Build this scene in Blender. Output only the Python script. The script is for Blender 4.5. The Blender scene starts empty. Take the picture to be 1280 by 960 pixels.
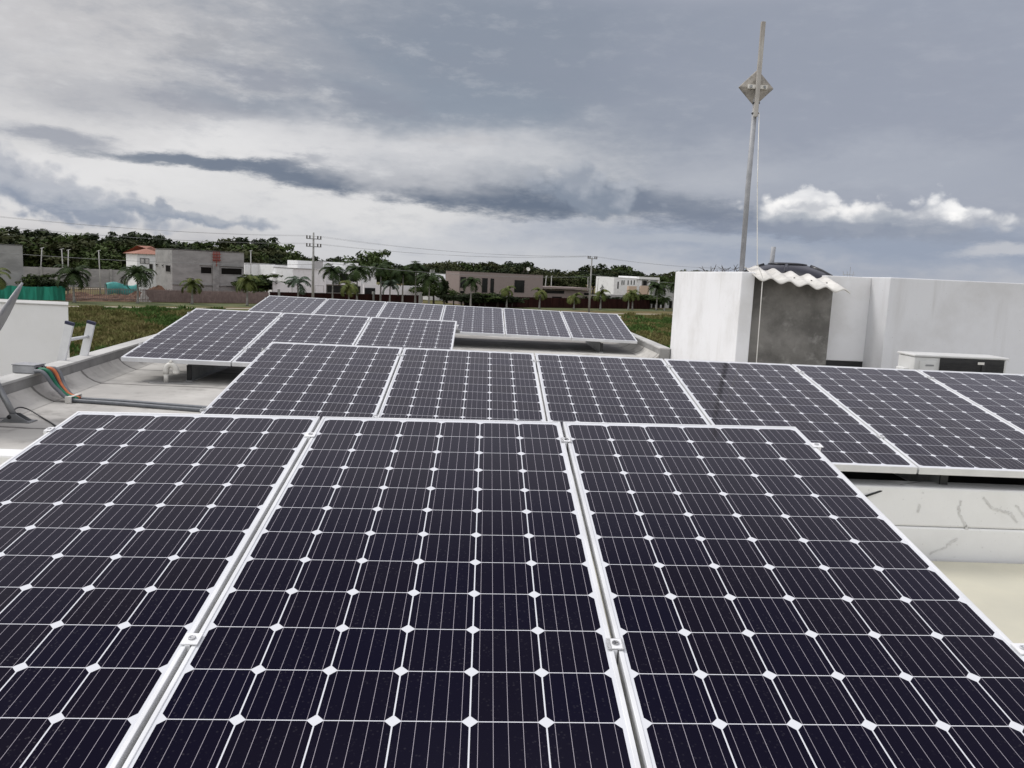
import bpy, bmesh, math, random
from mathutils import Vector, Matrix
R = math.radians
scene = bpy.context.scene
COL = scene.collection

# ------------------------------------------------------------------ camera
F = 1003.0; EYE = 6.6
PITCH, ROLL = R(7.9), R(2.6)
UP = Vector((math.sin(ROLL)*math.cos(PITCH), -math.cos(ROLL)*math.cos(PITCH), -math.sin(PITCH)))
XA = Vector((.998, .0453, .0422)); XA = (XA - UP*XA.dot(UP)).normalized()
YA = UP.cross(XA)
M = Matrix((XA, YA, UP))                       # photo axes (right, down, forward) -> world
cam_d = bpy.data.cameras.new('camera'); cam = bpy.data.objects.new('camera', cam_d); COL.objects.link(cam)
cam_d.sensor_width = 36; cam_d.lens = F/1280*36; cam_d.clip_end = 5000; cam_d.clip_start = .05
rx, dn, fw = M @ Vector((1,0,0)), M @ Vector((0,1,0)), M @ Vector((0,0,1))
m4 = Matrix.Identity(4)
for i in range(3):
    m4[i][0], m4[i][1], m4[i][2] = rx[i], -dn[i], -fw[i]
m4.translation = (0, 0, EYE)
cam.matrix_world = m4
scene.camera = cam

def ray(x, y): return M @ Vector(((x-640)/F, (y-480)/F, 1))
def azel(x, y):
    d = ray(x, y).normalized(); return math.atan2(d.x, d.y), math.asin(d.z)
def hit(x, y, n, c):
    d = ray(x, y); n = Vector(n); t = (c - n.z*EYE)/n.dot(d); return Vector((0,0,EYE)) + d*t
def atY(x, y, Y): return hit(x, y, (0,1,0), Y)
def atZ(x, y, z): return hit(x, y, (0,0,1), z)

# ------------------------------------------------------------------ world: Nishita sky behind cloud layers
SUN_EL, SUN_AZ = R(48), R(-62)                 # azimuth from +Y towards +X
SKY_HIGH = 1.6
w = bpy.data.worlds.new('World'); scene.world = w; w.use_nodes = True
nt = w.node_tree; N = nt.nodes; Lk = nt.links
for n in list(N): N.remove(n)
def nd(t, **k):
    n = N.new(t)
    for a, b in k.items(): setattr(n, a, b)
    return n
def mth(op, a, b=None, c=None, clamp=False):
    n = nd('ShaderNodeMath', operation=op, use_clamp=clamp)
    for i, v in enumerate((a, b, c)):
        if v is None: continue
        if isinstance(v, (int, float)): n.inputs[i].default_value = v
        else: Lk.new(v, n.inputs[i])
    return n.outputs[0]
def sstep(v, a, b, x=0., y=1.):
    n = nd('ShaderNodeMapRange', interpolation_type='SMOOTHSTEP')
    Lk.new(v, n.inputs[0])
    for i, q in enumerate((a, b, x, y)): n.inputs[i+1].default_value = q
    return n.outputs[0]
def mix(f, a, b):
    n = nd('ShaderNodeMix', data_type='RGBA')
    for s, v in ((n.inputs[0], f), (n.inputs[6], a), (n.inputs[7], b)):
        if isinstance(v, (int, float)): s.default_value = v
        elif isinstance(v, tuple): s.default_value = (*v, 1)
        else: Lk.new(v, s)
    return n.outputs[2]
def vmath(op, a, b):
    n = nd('ShaderNodeVectorMath', operation=op)
    for i, v in enumerate((a, b)):
        if isinstance(v, tuple): n.inputs[i].default_value = v
        elif isinstance(v, (int, float)): n.inputs['Scale'].default_value = v
        else: Lk.new(v, n.inputs[i])
    return n.outputs['Value' if op == 'LENGTH' else 'Vector']
tc = nd('ShaderNodeTexCoord'); sep = nd('ShaderNodeSeparateXYZ'); Lk.new(tc.outputs['Generated'], sep.inputs[0])
az = mth('ARCTAN2', sep.outputs[0], sep.outputs[1]); el = mth('ARCSINE', sep.outputs[2])
cmb = nd('ShaderNodeCombineXYZ'); Lk.new(az, cmb.inputs[0]); Lk.new(el, cmb.inputs[1]); P = cmb.outputs[0]
def noise(vec, scale, detail, rough=.55, stretch=(1,1,1), seed=0.):
    mp = nd('ShaderNodeMapping'); mp.inputs['Scale'].default_value = stretch; mp.inputs['Location'].default_value = (seed, seed*.7, seed*.3)
    Lk.new(vec, mp.inputs[0])
    n = nd('ShaderNodeTexNoise'); n.inputs['Scale'].default_value = scale; n.inputs['Detail'].default_value = detail
    n.inputs['Roughness'].default_value = rough; Lk.new(mp.outputs[0], n.inputs[0]); return n
def warp(n, amt):
    return vmath('ADD', P, vmath('MULTIPLY', vmath('SUBTRACT', n.outputs['Color'], (.5,.5,.5)), amt))
n_soft = noise(P, 4, 5, .6, (1,2.2,1), 3.1)
n_strat = noise(P, 9, 7, .66, (1,3.4,1), 7.7)
n_cum = noise(P, 17, 5, .62, (1,1.25,1), 1.3)
def vor(vec, scale):
    n = nd('ShaderNodeTexVoronoi', feature='F1'); n.inputs['Scale'].default_value = scale
    mp = nd('ShaderNodeMapping'); mp.inputs['Scale'].default_value = (1,1.3,1); Lk.new(vec, mp.inputs[0]); Lk.new(mp.outputs[0], n.inputs[0]); return n.outputs[0]
PW_ = warp(noise(P, 30, 3, .6, (1,1,1), 5.), (.02,.016,0))
BILL = mth('ADD', mth('MULTIPLY', mth('SUBTRACT', vor(PW_, 27), .45), .8), mth('MULTIPLY', mth('SUBTRACT', vor(PW_, 70), .45), .45))
FINE = mth('MULTIPLY', mth('SUBTRACT', noise(P, 22, 6, .64, (1,2.8,1), 31.).outputs[0], .5), 1.0)
W_SOFT = warp(n_soft, (.34,.17,0)); W_STR = warp(n_strat, (.15,.042,0)); W_CUM = warp(n_cum, (.062,.046,0))
sky = nd('ShaderNodeTexSky', sky_type='NISHITA'); sky.sun_disc = False
sky.sun_elevation = SUN_EL; sky.sun_rotation = SUN_AZ; sky.air_density = 1.2; sky.dust_density = 2.5
nsk = vmath('SCALE', sky.outputs[0], .1)
# veil of high cloud: grey-white to the left, blue-grey to the right, bright overhead
base = mix(sstep(az, -.5, .55), (.47,.462,.475), (.325,.355,.42))
base = mix(sstep(el, .0, .16, .45, 0), base, (.52,.53,.56))
nb = noise(P, 3.2, 5, .6, (1,2.4,1), 11.)
base = mix(sstep(nb.outputs[0], .40, .70, 0, .5), base, (.56,.555,.56))
nb2 = noise(P, 5.5, 6, .62, (1,2.8,1), 23.)
base = mix(sstep(nb2.outputs[0], .50, .74, 0, .38), base, (.23,.26,.315))
base = mix(.93, nsk, base)
def blob(cur, W, x, y, hx, hy, rot, col, op=1., soft=.35, top=None, mod=None):
    a, e = azel(x, y)
    mp = nd('ShaderNodeMapping', vector_type='TEXTURE')
    mp.inputs['Location'].default_value = (a, e, 0); mp.inputs['Rotation'].default_value = (0,0,-R(rot)+ROLL)
    mp.inputs['Scale'].default_value = (hx/F, hy/F, 1); Lk.new(W, mp.inputs[0])
    ln = vlen(mp.outputs[0])
    ln = mth('ADD', ln, BILL) if W is W_CUM else mth('ADD', ln, mth('MULTIPLY', FINE, 1.0 if W is W_STR else .7))
    f = sstep(ln, 1+soft, 1-soft, 0, op)
    c = col
    if top is not None:
        s2 = nd('ShaderNodeSeparateXYZ'); Lk.new(mp.outputs[0], s2.inputs[0])
        v = mth('SUBTRACT', mth('ADD', s2.outputs[1], mth('MULTIPLY', mth('SUBTRACT', n_cum.outputs[0], .5), 1.2)), mth('MULTIPLY', BILL, 1.1))
        c = mix(sstep(v, -.55, .75), col, top)
    return mix(f, cur, c)
def vlen(o):
    n = nd('ShaderNodeVectorMath', operation='LENGTH'); Lk.new(o, n.inputs[0]); return n.outputs['Value']
S = base
LIGHT = (.70,.695,.70); DARK = (.205,.243,.303); MID = (.285,.31,.36)
for a in [
    (W_SOFT, 245, 20, 190, 60, 0, (.50,.49,.495), .7, .8),
    (W_SOFT, 240, 225, 330, 60, 2, LIGHT, .85, .7),
    (W_SOFT, 420, 270, 300, 45, 4, (.60,.60,.605), .8, .7),
    (W_SOFT, 760, 165, 200, 55, 0, (.50,.52,.55), .75, .8),
    (W_SOFT, 700, 215, 110, 40, 0, (.55,.555,.57), .6, .8),
    (W_SOFT, 660, 75, 330, 105, 8, (.195,.23,.29), .9, .8),
    (W_SOFT, 960, 60, 240, 130, 0, (.245,.272,.335), .7, .9),
    (W_SOFT, 1180, 160, 260, 160, 0, (.275,.30,.365), .85, .9),
    (W_SOFT, 540, 110, 120, 45, 10, (.23,.27,.33), .7, .7),
    (W_SOFT, 1000, 318, 420, 34, 3, (.30,.34,.42), .85, .7),
    (W_SOFT, 560, 315, 260, 26, 4, (.50,.51,.535), .7, .7),
    (W_SOFT, 1120, 318, 260, 28, 3, (.255,.295,.375), .7, .6),
    (W_STR, 60, 168, 60, 10, 6, (.26,.28,.33), .8, .6),
    (W_STR, 330, 132, 110, 13, 6, (.235,.265,.32), .75, .6),
    (W_STR, 330, 98, 60, 9, 8, (.27,.29,.34), .8, .6),
    (W_STR, 245, 52, 30, 12, -30, (.33,.34,.37), .6, .6),
    (W_STR, 160, 125, 90, 22, 0, (.34,.35,.385), .6, .7),
    (W_STR, 375, 198, 20, 5, 5, (.25,.27,.32), .8, .6),
    (W_STR, 575, 174, 50, 4, 2, (.36,.37,.40), .7, .6),
    (W_STR, 270, 206, 140, 7, 3, (.17,.20,.25), .95, .5),
    (W_STR, 375, 218, 130, 10, 5, (.155,.185,.24), .95, .5),
    (W_STR, 620, 232, 215, 28, 5, (.16,.19,.245), .95, .4, (.31,.335,.38)),
    (W_STR, 590, 246, 180, 14, 6, (.120,.150,.205), .9, .5),
    (W_STR, 840, 258, 120, 15, 6, (.16,.19,.25), .85, .55),
    (W_STR, 990, 282, 150, 12, 3, (.165,.195,.26), .85, .5),
    (W_CUM, 730, 240, 70, 26, 14, (.205,.24,.30), .95, .25, (.36,.385,.435)),
    (W_CUM, 728, 218, 22, 16, 0, (.27,.30,.355), .95, .3, (.40,.42,.46)),
    (W_CUM, 30, 225, 62, 30, 28, (.26,.29,.355), .95, .3, (.42,.435,.475)),
    (W_CUM, 95, 258, 100, 22, 12, (.24,.275,.345), .95, .3, (.40,.42,.465)),
    (W_CUM, 215, 270, 110, 8, 4, (.26,.295,.36), .95, .4, (.36,.385,.43)),
    (W_CUM, 212, 259, 9, 9, 0, (.28,.31,.37), .9, .4, (.38,.40,.44)),
    (W_CUM, 1010, 264, 66, 20, 4, (.36,.385,.43), .95, .25, (.85,.84,.83)),
    (W_CUM, 1090, 273, 95, 17, 5, (.36,.385,.43), .95, .25, (.80,.79,.785)),
    (W_CUM, 1180, 268, 56, 21, 6, (.38,.40,.445), .95, .22, (.92,.91,.895)),
    (W_CUM, 1015, 252, 28, 12, 0, (.45,.465,.50), .9, .3, (.88,.87,.86)),
    (W_STR, 1080, 289, 150, 10, 4, (.25,.28,.345), .8, .5),
    (W_STR, 470, 128, 60, 12, 12, (.24,.265,.32), .7, .6),
    (W_STR, 250, 130, 60, 9, 4, (.29,.305,.35), .7, .6),
    (W_STR, 400, 65, 90, 14, 20, (.30,.32,.365), .6, .7),
    (W_SOFT, 470, 190, 150, 26, 4, (.60,.60,.615), .6, .7),
    (W_STR, 860, 300, 120, 8, 4, (.40,.425,.47), .6, .6),
    (W_SOFT, 1060, 215, 160, 22, 2, (.37,.395,.45), .6, .8),
    (W_SOFT, 880, 200, 70, 30, 0, (.40,.42,.465), .6, .8),
    (W_STR, 1270, 312, 50, 7, -4, (.48,.49,.52), .8, .6),
]: S = blob(S, *a)
S = mix(mth('MULTIPLY', sstep(mth('ABSOLUTE', FINE), .0, .22, .0, .15), mth('MULTIPLY', sstep(el, .5, .2), sstep(az, .25, -.2, .25, 1))), S, mix(sstep(FINE, -.05, .05), (.20,.225,.28), (.72,.72,.73)))
hi = sstep(el, R(47), R(78))
S = mix(sstep(el, R(17), R(22), 0, .8), S, (.58,.565,.64))
S = mix(sstep(el, R(31), R(42), 0, .95), S, (.185,.18,.25))
S = mix(hi, S, (SKY_HIGH, SKY_HIGH*.995, SKY_HIGH*1.0))
S = mix(sstep(az, R(-50), R(-85)), S, (1.12,1.12,1.14))
S = mix(mth('MULTIPLY', sstep(sep.outputs[1], -.1, -.7), .9), S, (.86,.87,.90))
S = mix(sstep(el, .0, -.03), S, (.10,.10,.09))
bg = nd('ShaderNodeBackground'); bg.inputs[1].default_value = 1.0
out = nd('ShaderNodeOutputWorld'); Lk.new(S, bg.inputs[0]); Lk.new(bg.outputs[0], out.inputs[0])

sd = bpy.data.lights.new('sun', 'SUN'); so = bpy.data.objects.new('sun', sd); COL.objects.link(so)
sd.energy = 1.35; sd.angle = R(16); sd.color = (1, .975, .945)
sv = Vector((math.sin(SUN_AZ)*math.cos(SUN_EL), math.cos(SUN_AZ)*math.cos(SUN_EL), math.sin(SUN_EL)))
so.rotation_euler = sv.to_track_quat('Z', 'Y').to_euler()
vs = scene.view_settings; vs.view_transform = 'Standard'; vs.look = 'None'; vs.exposure = .22; vs.gamma = 1; vs.use_curve_mapping = False
scene.cycles.max_bounces = 4; scene.cycles.diffuse_bounces = 2; scene.cycles.caustics_reflective = False; scene.cycles.caustics_refractive = False

# ------------------------------------------------------------------ materials
MATS = {}
class MT:                                       # tiny node helper bound to one material
    def __init__(s, name):
        s.m = bpy.data.materials.new(name); s.m.use_nodes = True; s.t = s.m.node_tree
        s.b = s.t.nodes['Principled BSDF']; s.tc = s.t.nodes.new('ShaderNodeTexCoord')
    def n(s, t, **k):
        n = s.t.nodes.new(t)
        for a, b in k.items(): setattr(n, a, b)
        return n
    def l(s, a, b): s.t.links.new(a, b)
    def math(s, op, a, b=None, c=None):
        n = s.n('ShaderNodeMath', operation=op)
        for i, v in enumerate((a, b, c)):
            if v is None: continue
            if isinstance(v, (int, float)): n.inputs[i].default_value = v
            else: s.l(v, n.inputs[i])
        return n.outputs[0]
    def rng(s, v, a, b, x=0., y=1., smooth=True):
        n = s.n('ShaderNodeMapRange', interpolation_type='SMOOTHSTEP' if smooth else 'LINEAR'); s.l(v, n.inputs[0])
        for i, q in enumerate((a, b, x, y)): n.inputs[i+1].default_value = q
        return n.outputs[0]
    def mix(s, f, a, b, bt='MIX'):
        n = s.n('ShaderNodeMix', data_type='RGBA', blend_type=bt)
        for k, v in ((n.inputs[0], f), (n.inputs[6], a), (n.inputs[7], b)):
            if isinstance(v, (int, float)): k.default_value = v
            elif isinstance(v, tuple): k.default_value = (*v, 1)
            else: s.l(v, k)
        return n.outputs[2]
    def noise(s, sc, det=5, rough=.55, stretch=(1,1,1), co='Object', loc=(0,0,0)):
        mp = s.n('ShaderNodeMapping'); mp.inputs['Scale'].default_value = stretch; mp.inputs['Location'].default_value = loc
        if co == 'World':
            g = s.n('ShaderNodeNewGeometry'); s.l(g.outputs['Position'], mp.inputs[0])
        else: s.l(s.tc.outputs[co], mp.inputs[0])
        n = s.n('ShaderNodeTexNoise'); n.inputs['Scale'].default_value = sc; n.inputs['Detail'].default_value = det
        n.inputs['Roughness'].default_value = rough; s.l(mp.outputs[0], n.inputs[0]); return n.outputs[0]
    def col(s, v):
        if isinstance(v, tuple): s.b.inputs['Base Color'].default_value = (*v, 1)
        else: s.l(v, s.b.inputs['Base Color'])
    def bump(s, h, strength=.3, dist=.02):
        n = s.n('ShaderNodeBump'); n.inputs['Strength'].default_value = strength; n.inputs['Distance'].default_value = dist
        s.l(h, n.inputs['Height']); s.l(n.outputs[0], s.b.inputs['Normal'])
    def done(s, rough=.7, metal=0., spec=None):
        s.b.inputs['Roughness'].default_value = rough; s.b.inputs['Metallic'].default_value = metal
        if spec is not None: s.b.inputs['Specular IOR Level'].default_value = spec
        MATS[s.m.name] = s.m; return s.m

def mottled(name, c1, c2, sc=3, rough=.8, metal=0., co='World', lo=.35, hi=.65, stretch=(1,1,1), bump=0., spec=None):
    m = MT(name); f = m.noise(sc, 6, .6, stretch, co)
    m.col(m.mix(m.rng(f, lo, hi), c1, c2))
    if bump: m.bump(m.noise(sc*12, 4, .6, (1,1,1), co), bump)
    return m.done(rough, metal, spec)

def white_paint(name, c, dirt, amount, streak=True, sc=1.6):
    m = MT(name)
    a = m.noise(sc, 7, .62, (1,1,1), 'World'); b = m.noise(4.5, 6, .6, (1,1,.09), 'World', (3,1,0))
    d = m.rng(a, .42, .72, 0, amount)
    if streak: d = m.math('MAXIMUM', d, m.rng(b, .52, .80, 0, amount*1.1))
    if streak:
        sg = m.n('ShaderNodeSeparateXYZ'); m.l(m.tc.outputs['Generated'], sg.inputs[0])
        dr = m.math('MULTIPLY', m.rng(m.noise(7, 6, .6, (1,1,.06), 'World', (8,2,1)), .48, .78), m.rng(m.math('ADD', sg.outputs[2], m.math('MULTIPLY', m.math('SUBTRACT', m.noise(9, 3, .5, (1,1,.02), 'World'), .5), .9)), .70, 1.0, 0, amount*1.5))
        d = m.math('MAXIMUM', d, dr)
    e = m.noise(40, 3, .6, (1,1,1), 'World')
    k = m.mix(d, c, dirt); k = m.mix(m.rng(e, .66, .74, 0, amount*.8), k, tuple(q*.55 for q in dirt))
    m.col(k); m.bump(m.noise(55, 4, .6, (1,1,1), 'World'), .12, .006)
    return m.done(.75, 0, .25)

# photovoltaic laminate: UVs are metres from the panel's top-left corner
CW, PW, PL, GAP = .1585, .985, 1.962, .012
MU, MV = (PW-6*CW)/2, (PL-12*CW)/2
def cell_mat():
    m = MT('solar_laminate'); s = m.n('ShaderNodeSeparateXYZ'); m.l(m.tc.outputs['UV'], s.inputs[0])
    x = m.math('SUBTRACT', s.outputs[0], MU); y = m.math('SUBTRACT', s.outputs[1], MV)
    fx = m.math('FLOORED_MODULO', x, CW); fy = m.math('FLOORED_MODULO', y, CW)
    gx = m.math('MINIMUM', fx, m.math('SUBTRACT', CW, fx)); gy = m.math('MINIMUM', fy, m.math('SUBTRACT', CW, fy))
    ins = m.math('MULTIPLY', m.math('MULTIPLY', m.math('GREATER_THAN', x, 0), m.math('LESS_THAN', x, 6*CW)),
                 m.math('MULTIPLY', m.math('GREATER_THAN', y, 0), m.math('LESS_THAN', y, 12*CW)))
    cell = m.math('MULTIPLY', m.math('GREATER_THAN', gx, .0017), m.math('GREATER_THAN', gy, .0012))
    cell = m.math('MULTIPLY', cell, m.math('GREATER_THAN', m.math('ADD', gx, gy), .0178))
    cell = m.math('MULTIPLY', cell, ins)
    q = m.math('FRACT', m.math('MULTIPLY', m.math('SUBTRACT', fx, .0019), 5/(CW-.0038)))
    bus = m.math('LESS_THAN', m.math('ABSOLUTE', m.math('SUBTRACT', q, .5)), .0155)
    # each cell has its own tint; faint grid fingers are too fine to show
    cv = m.n('ShaderNodeCombineXYZ'); m.l(m.math('FLOOR', m.math('DIVIDE', x, CW)), cv.inputs[0]); m.l(m.math('FLOOR', m.math('DIVIDE', y, CW)), cv.inputs[1])
    oi = m.n('ShaderNodeObjectInfo'); m.l(m.math('MULTIPLY', oi.outputs['Random'], 50), cv.inputs[2])
    wn = m.n('ShaderNodeTexWhiteNoise'); m.l(cv.outputs[0], wn.inputs[0])
    c = m.mix(wn.outputs[0], (.0026,.0020,.0085), (.0050,.0034,.0060))
    c = m.mix(m.math('MULTIPLY', oi.outputs['Random'], .5), c, (.0018,.0018,.0100))
    # dried rain spots and a thin film of dust on the glass
    vo = m.n('ShaderNodeTexVoronoi'); vo.inputs['Scale'].default_value = 95; m.l(m.tc.outputs['UV'], vo.inputs[0])
    sp = m.rng(vo.outputs['Distance'], .34, .10); sp = m.math('MULTIPLY', sp, m.rng(m.noise(9, 3, .6, (1,1,1), 'UV'), .35, .68))
    vo2 = m.n('ShaderNodeTexVoronoi'); vo2.inputs['Scale'].default_value = 28; m.l(m.tc.outputs['UV'], vo2.inputs[0])
    sp2 = m.rng(vo2.outputs['Distance'], .10, .03)
    film = m.math('MULTIPLY', m.rng(m.noise(2.2, 6, .6, (1,.4,1), 'World'), .3, .75), .003)
    dust = m.math('ADD', m.math('ADD', m.math('MULTIPLY', sp, .022), m.math('MULTIPLY', sp2, .022)), film)
    c = m.mix(dust, c, (.62,.58,.60))
    k = m.mix(cell, (.66,.67,.70), m.mix(bus, c, (.40,.37,.41)))
    m.col(k); m.b.inputs['Specular Tint'].default_value = (.86,.80,1,1); m.b.inputs['IOR'].default_value = 1.25
    m.l(m.math('ADD', m.math('MULTIPLY', sp, .25), m.rng(m.noise(3, 5, .6, (1,1,1), 'UV'), .3, .7, .045, .11)), m.b.inputs['Roughness'])
    m.b.inputs['Sheen Weight'].default_value = .60; m.b.inputs['Sheen Roughness'].default_value = .16; m.b.inputs['Sheen Tint'].default_value = (.92,.86,1,1)
    MATS['solar_laminate'] = m.m; return m.m
cell_mat()

def roof_mat():
    m = MT('roof_membrane')
    a = m.noise(.9, 8, .62, (1,1,1), 'World'); b = m.noise(4.5, 7, .65, (1,1,1), 'World', (4,2,0)); st = m.noise(2.2, 6, .6, (.3,1.5,1), 'World')
    k = m.mix(m.rng(a, .36, .66), (.54,.52,.485), (.39,.375,.35))
    k = m.mix(m.rng(b, .50, .72, 0, .65), k, (.20,.19,.175))
    k = m.mix(m.rng(st, .56, .70, 0, .4), k, (.58,.565,.53))
    g = m.n('ShaderNodeNewGeometry'); s = m.n('ShaderNodeSeparateXYZ'); m.l(g.outputs['Position'], s.inputs[0])
    wob = m.math('MULTIPLY', m.math('SUBTRACT', m.noise(2.5, 4, .6, (1,1,1), 'World'), .5), .09)
    yy = m.math('FLOORED_MODULO', m.math('ADD', m.math('SUBTRACT', s.outputs[1], .82), wob), .98)
    seam = m.rng(m.math('ABSOLUTE', m.math('SUBTRACT', yy, .49)), .026, .010, 0, .75)
    lap = m.rng(m.math('SUBTRACT', yy, .49), .0, .12, .22, 0); lap = m.math('MULTIPLY', lap, m.math('GREATER_THAN', yy, .49))
    k = m.mix(lap, k, (.25,.245,.235)); k = m.mix(m.math('MULTIPLY', seam, m.rng(m.noise(1.3, 3, .5, (1,1,1), 'World', (9,0,0)), .2, .45)), k, (.075,.07,.065))
    m.col(k); h = m.math('ADD', m.noise(18, 5, .6, (1,1,1), 'World'), m.math('MULTIPLY', m.math('GREATER_THAN', yy, .49), .6)); m.bump(h, .25, .008)
    return m.done(.8, 0, .3)
roof_mat()
def concrete(name, c1, c2, c3, sc=1.2, stretch=(1,1,1)):
    m = MT(name); a = m.noise(sc, 8, .65, stretch, 'World'); b = m.noise(sc*3.7, 7, .65, stretch, 'World', (5,5,5))
    k = m.mix(m.rng(a, .34, .66), c1, c2); k = m.mix(m.rng(b, .52, .75, 0, .7), k, c3)
    m.col(k); m.bump(m.noise(sc*25, 4, .6, (1,1,1), 'World'), .2, .01); return m.done(.9, 0, .2)
concrete('raw_concrete', (.25,.24,.222), (.125,.12,.111), (.34,.33,.31), 2.2)
concrete('block_concrete', (.36,.35,.34), (.26,.253,.247), (.43,.42,.41), .3, (1,1,2.2))
concrete('parapet_cement', (.34,.335,.325), (.24,.235,.228), (.16,.155,.15), 1.5)
concrete('parapet_cap', (.56,.55,.53), (.44,.435,.42), (.33,.325,.31), 1.8)
white_paint('white_wall_paint', (.83,.83,.84), (.58,.565,.54), .45)
white_paint('weathered_wall_paint', (.68,.685,.70), (.50,.49,.48), .5)
white_paint('edge_wall_paint', (.85,.85,.845), (.66,.65,.62), .30, False, 2.2)
white_paint('house_white', (.84,.84,.84), (.55,.54,.52), .35)
white_paint('clean_white_paint', (.84,.84,.845), (.66,.65,.63), .3, False, .9)
white_paint('house_mauve', (.30,.245,.225), (.235,.19,.175), .4)
white_paint('house_peach', (.58,.44,.34), (.5,.4,.3), .3)
white_paint('house_grey', (.44,.43,.42), (.33,.32,.31), .4)
mottled('terrace_coating', (.62,.59,.47), (.52,.50,.41), 1.3, .55, lo=.3, hi=.7, bump=.05)
mottled('aluminium_frame', (.76,.765,.775), (.66,.665,.68), 5, .45, .12)
mottled('clamp_aluminium', (.84,.84,.845), (.76,.76,.77), 9, .5, .0)
mottled('mill_aluminium', (.55,.55,.56), (.42,.42,.43), 6, .4, .55)
mottled('galvanised_steel', (.33,.335,.34), (.24,.245,.25), 9, .45, .6)
mottled('bracket_plate', (.46,.47,.465), (.33,.34,.335), 8, .5, .35)
mottled('shade_black', (.014,.013,.013), (.03,.028,.027), 3, .9, spec=.15)  # near-black that paints in the shade below the second panel row
mottled('black_plastic', (.012,.012,.013), (.02,.02,.022), 8, .45)
mottled('navy_plastic', (.015,.018,.05), (.02,.025,.06), 8, .4)
mottled('white_plastic', (.72,.70,.66), (.62,.60,.55), 8, .45)
mottled('grey_conduit_plastic', (.13,.14,.155), (.17,.18,.195), 20, .5)
mottled('light_conduit', (.36,.365,.38), (.28,.285,.30), 12, .5)
mottled('green_cable', (.0,.17,.085), (.0,.12,.06), 20, .5)
mottled('orange_cable', (.62,.17,.05), (.5,.13,.04), 20, .5)
mottled('dish_enamel', (.30,.30,.31), (.22,.22,.23), 7, .4)
mottled('fibre_cement', (.72,.70,.66), (.58,.56,.52), 9, .85, bump=.1)
mottled('tank_plastic', (.010,.011,.014), (.018,.019,.024), 3, .28)
mottled('ac_enamel', (.68,.68,.665), (.60,.60,.58), 5, .4)
mottled('coil_black', (.010,.010,.011), (.02,.02,.02), 30, .5)
mottled('antenna_plastic', (.36,.33,.29), (.20,.185,.165), 14, .65)
mottled('mast_timber', (.46,.44,.41), (.30,.275,.25), 14, .8, stretch=(1,1,.15))
mottled('dark_glass', (.010,.011,.012), (.018,.018,.018), 2, .15, spec=.25)
mottled('dark_void', (.010,.009,.008), (.014,.013,.012), 3, .9, spec=.05)
mottled('terracotta', (.34,.155,.105), (.26,.115,.08), 6, .8)
mottled('red_paint', (.30,.07,.05), (.22,.05,.04), 4, .7)
mottled('maroon_boards', (.020,.007,.006), (.034,.012,.010), 1.5, .75, spec=.1, stretch=(1,1,.2))
mottled('brown_rails', (.27,.20,.185), (.19,.135,.125), 2, .7)
mottled('green_mesh_cloth', (.030,.34,.235), (.010,.15,.10), 2.2, .8, stretch=(1,1,.12))
mottled('teal_tarp', (.04,.30,.27), (.03,.21,.19), 1.5, .55)
mottled('white_cloth', (.62,.60,.58), (.5,.48,.46), 2, .8)
mottled('post_cement', (.33,.325,.31), (.25,.245,.235), 2, .85)
mottled('pale_pole', (.50,.49,.47), (.40,.39,.37), 2, .8)
mottled('wire_metal', (.33,.335,.34), (.26,.26,.265), 2, .6)
mottled('earth', (.21,.115,.075), (.145,.085,.058), .6, .95)
mottled('rubble_stone', (.26,.20,.165), (.17,.12,.10), 5, .95)
mottled('path_dirt', (.42,.37,.30), (.33,.29,.235), .4, .95)
mottled('palm_trunk', (.30,.285,.265), (.20,.19,.175), 3, .9)
mottled('bark', (.085,.07,.055), (.055,.045,.035), 2, .9)
mottled('twig', (.09,.08,.07), (.06,.05,.045), 5, .9)
def leaf_mat(name, c1, c2, c3):
    m = MT(name); oi = m.n('ShaderNodeObjectInfo'); a = m.noise(.55, 5, .6, (1,1,1), 'World'); b = m.noise(2.6, 3, .6, (1,1,1), 'World', (7,7,7))
    k = m.mix(m.rng(a, .38, .64), c1, c2); k = m.mix(m.rng(b, .5, .75, 0, .7), k, c3)
    k = m.mix(m.math('MULTIPLY', oi.outputs['Random'], .45), k, c1)
    m.col(k); return m.done(.75, 0, .12)
leaf_mat('leaf_dark', (.014,.021,.009), (.032,.045,.016), (.058,.074,.026))
leaf_mat('leaf_mid', (.036,.055,.016), (.062,.088,.024), (.095,.12,.036))
leaf_mat('leaf_olive', (.050,.055,.022), (.038,.045,.017), (.075,.08,.035))
leaf_mat('palm_green', (.026,.042,.016), (.042,.065,.022), (.075,.095,.032))
leaf_mat('palm_yellow', (.075,.10,.030), (.12,.13,.040), (.19,.165,.065))
leaf_mat('palm_blue', (.050,.075,.050), (.075,.10,.07), (.11,.13,.09))
leaf_mat('weed_leaf', (.155,.16,.055), (.235,.18,.09), (.30,.225,.125))
leaf_mat('weed_green', (.07,.125,.03), (.10,.16,.045), (.15,.19,.07))
def ground_mat():
    m = MT('field_ground')
    a = m.noise(.075, 6, .6, (1,1,1), 'World'); b = m.noise(.5, 6, .65, (1,1,1), 'World', (3,3,0)); c = m.noise(.11, 5, .6, (1,1.6,1), 'World', (20,5,0))
    k = m.mix(m.rng(a, .40, .62), (.10,.105,.035), (.18,.135,.075))
    k = m.mix(m.rng(c, .55, .68, 0, .75), k, (.20,.115,.075)); k = m.mix(m.rng(b, .45, .7, 0, .6), k, (.07,.082,.028))
    m.col(k); m.bump(m.noise(1.4, 5, .7, (1,1,1), 'World'), .8, .3); return m.done(.95, 0, .1)
ground_mat()
mottled('verge_grass', (.06,.085,.025), (.11,.115,.042), .35, .95)

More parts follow.
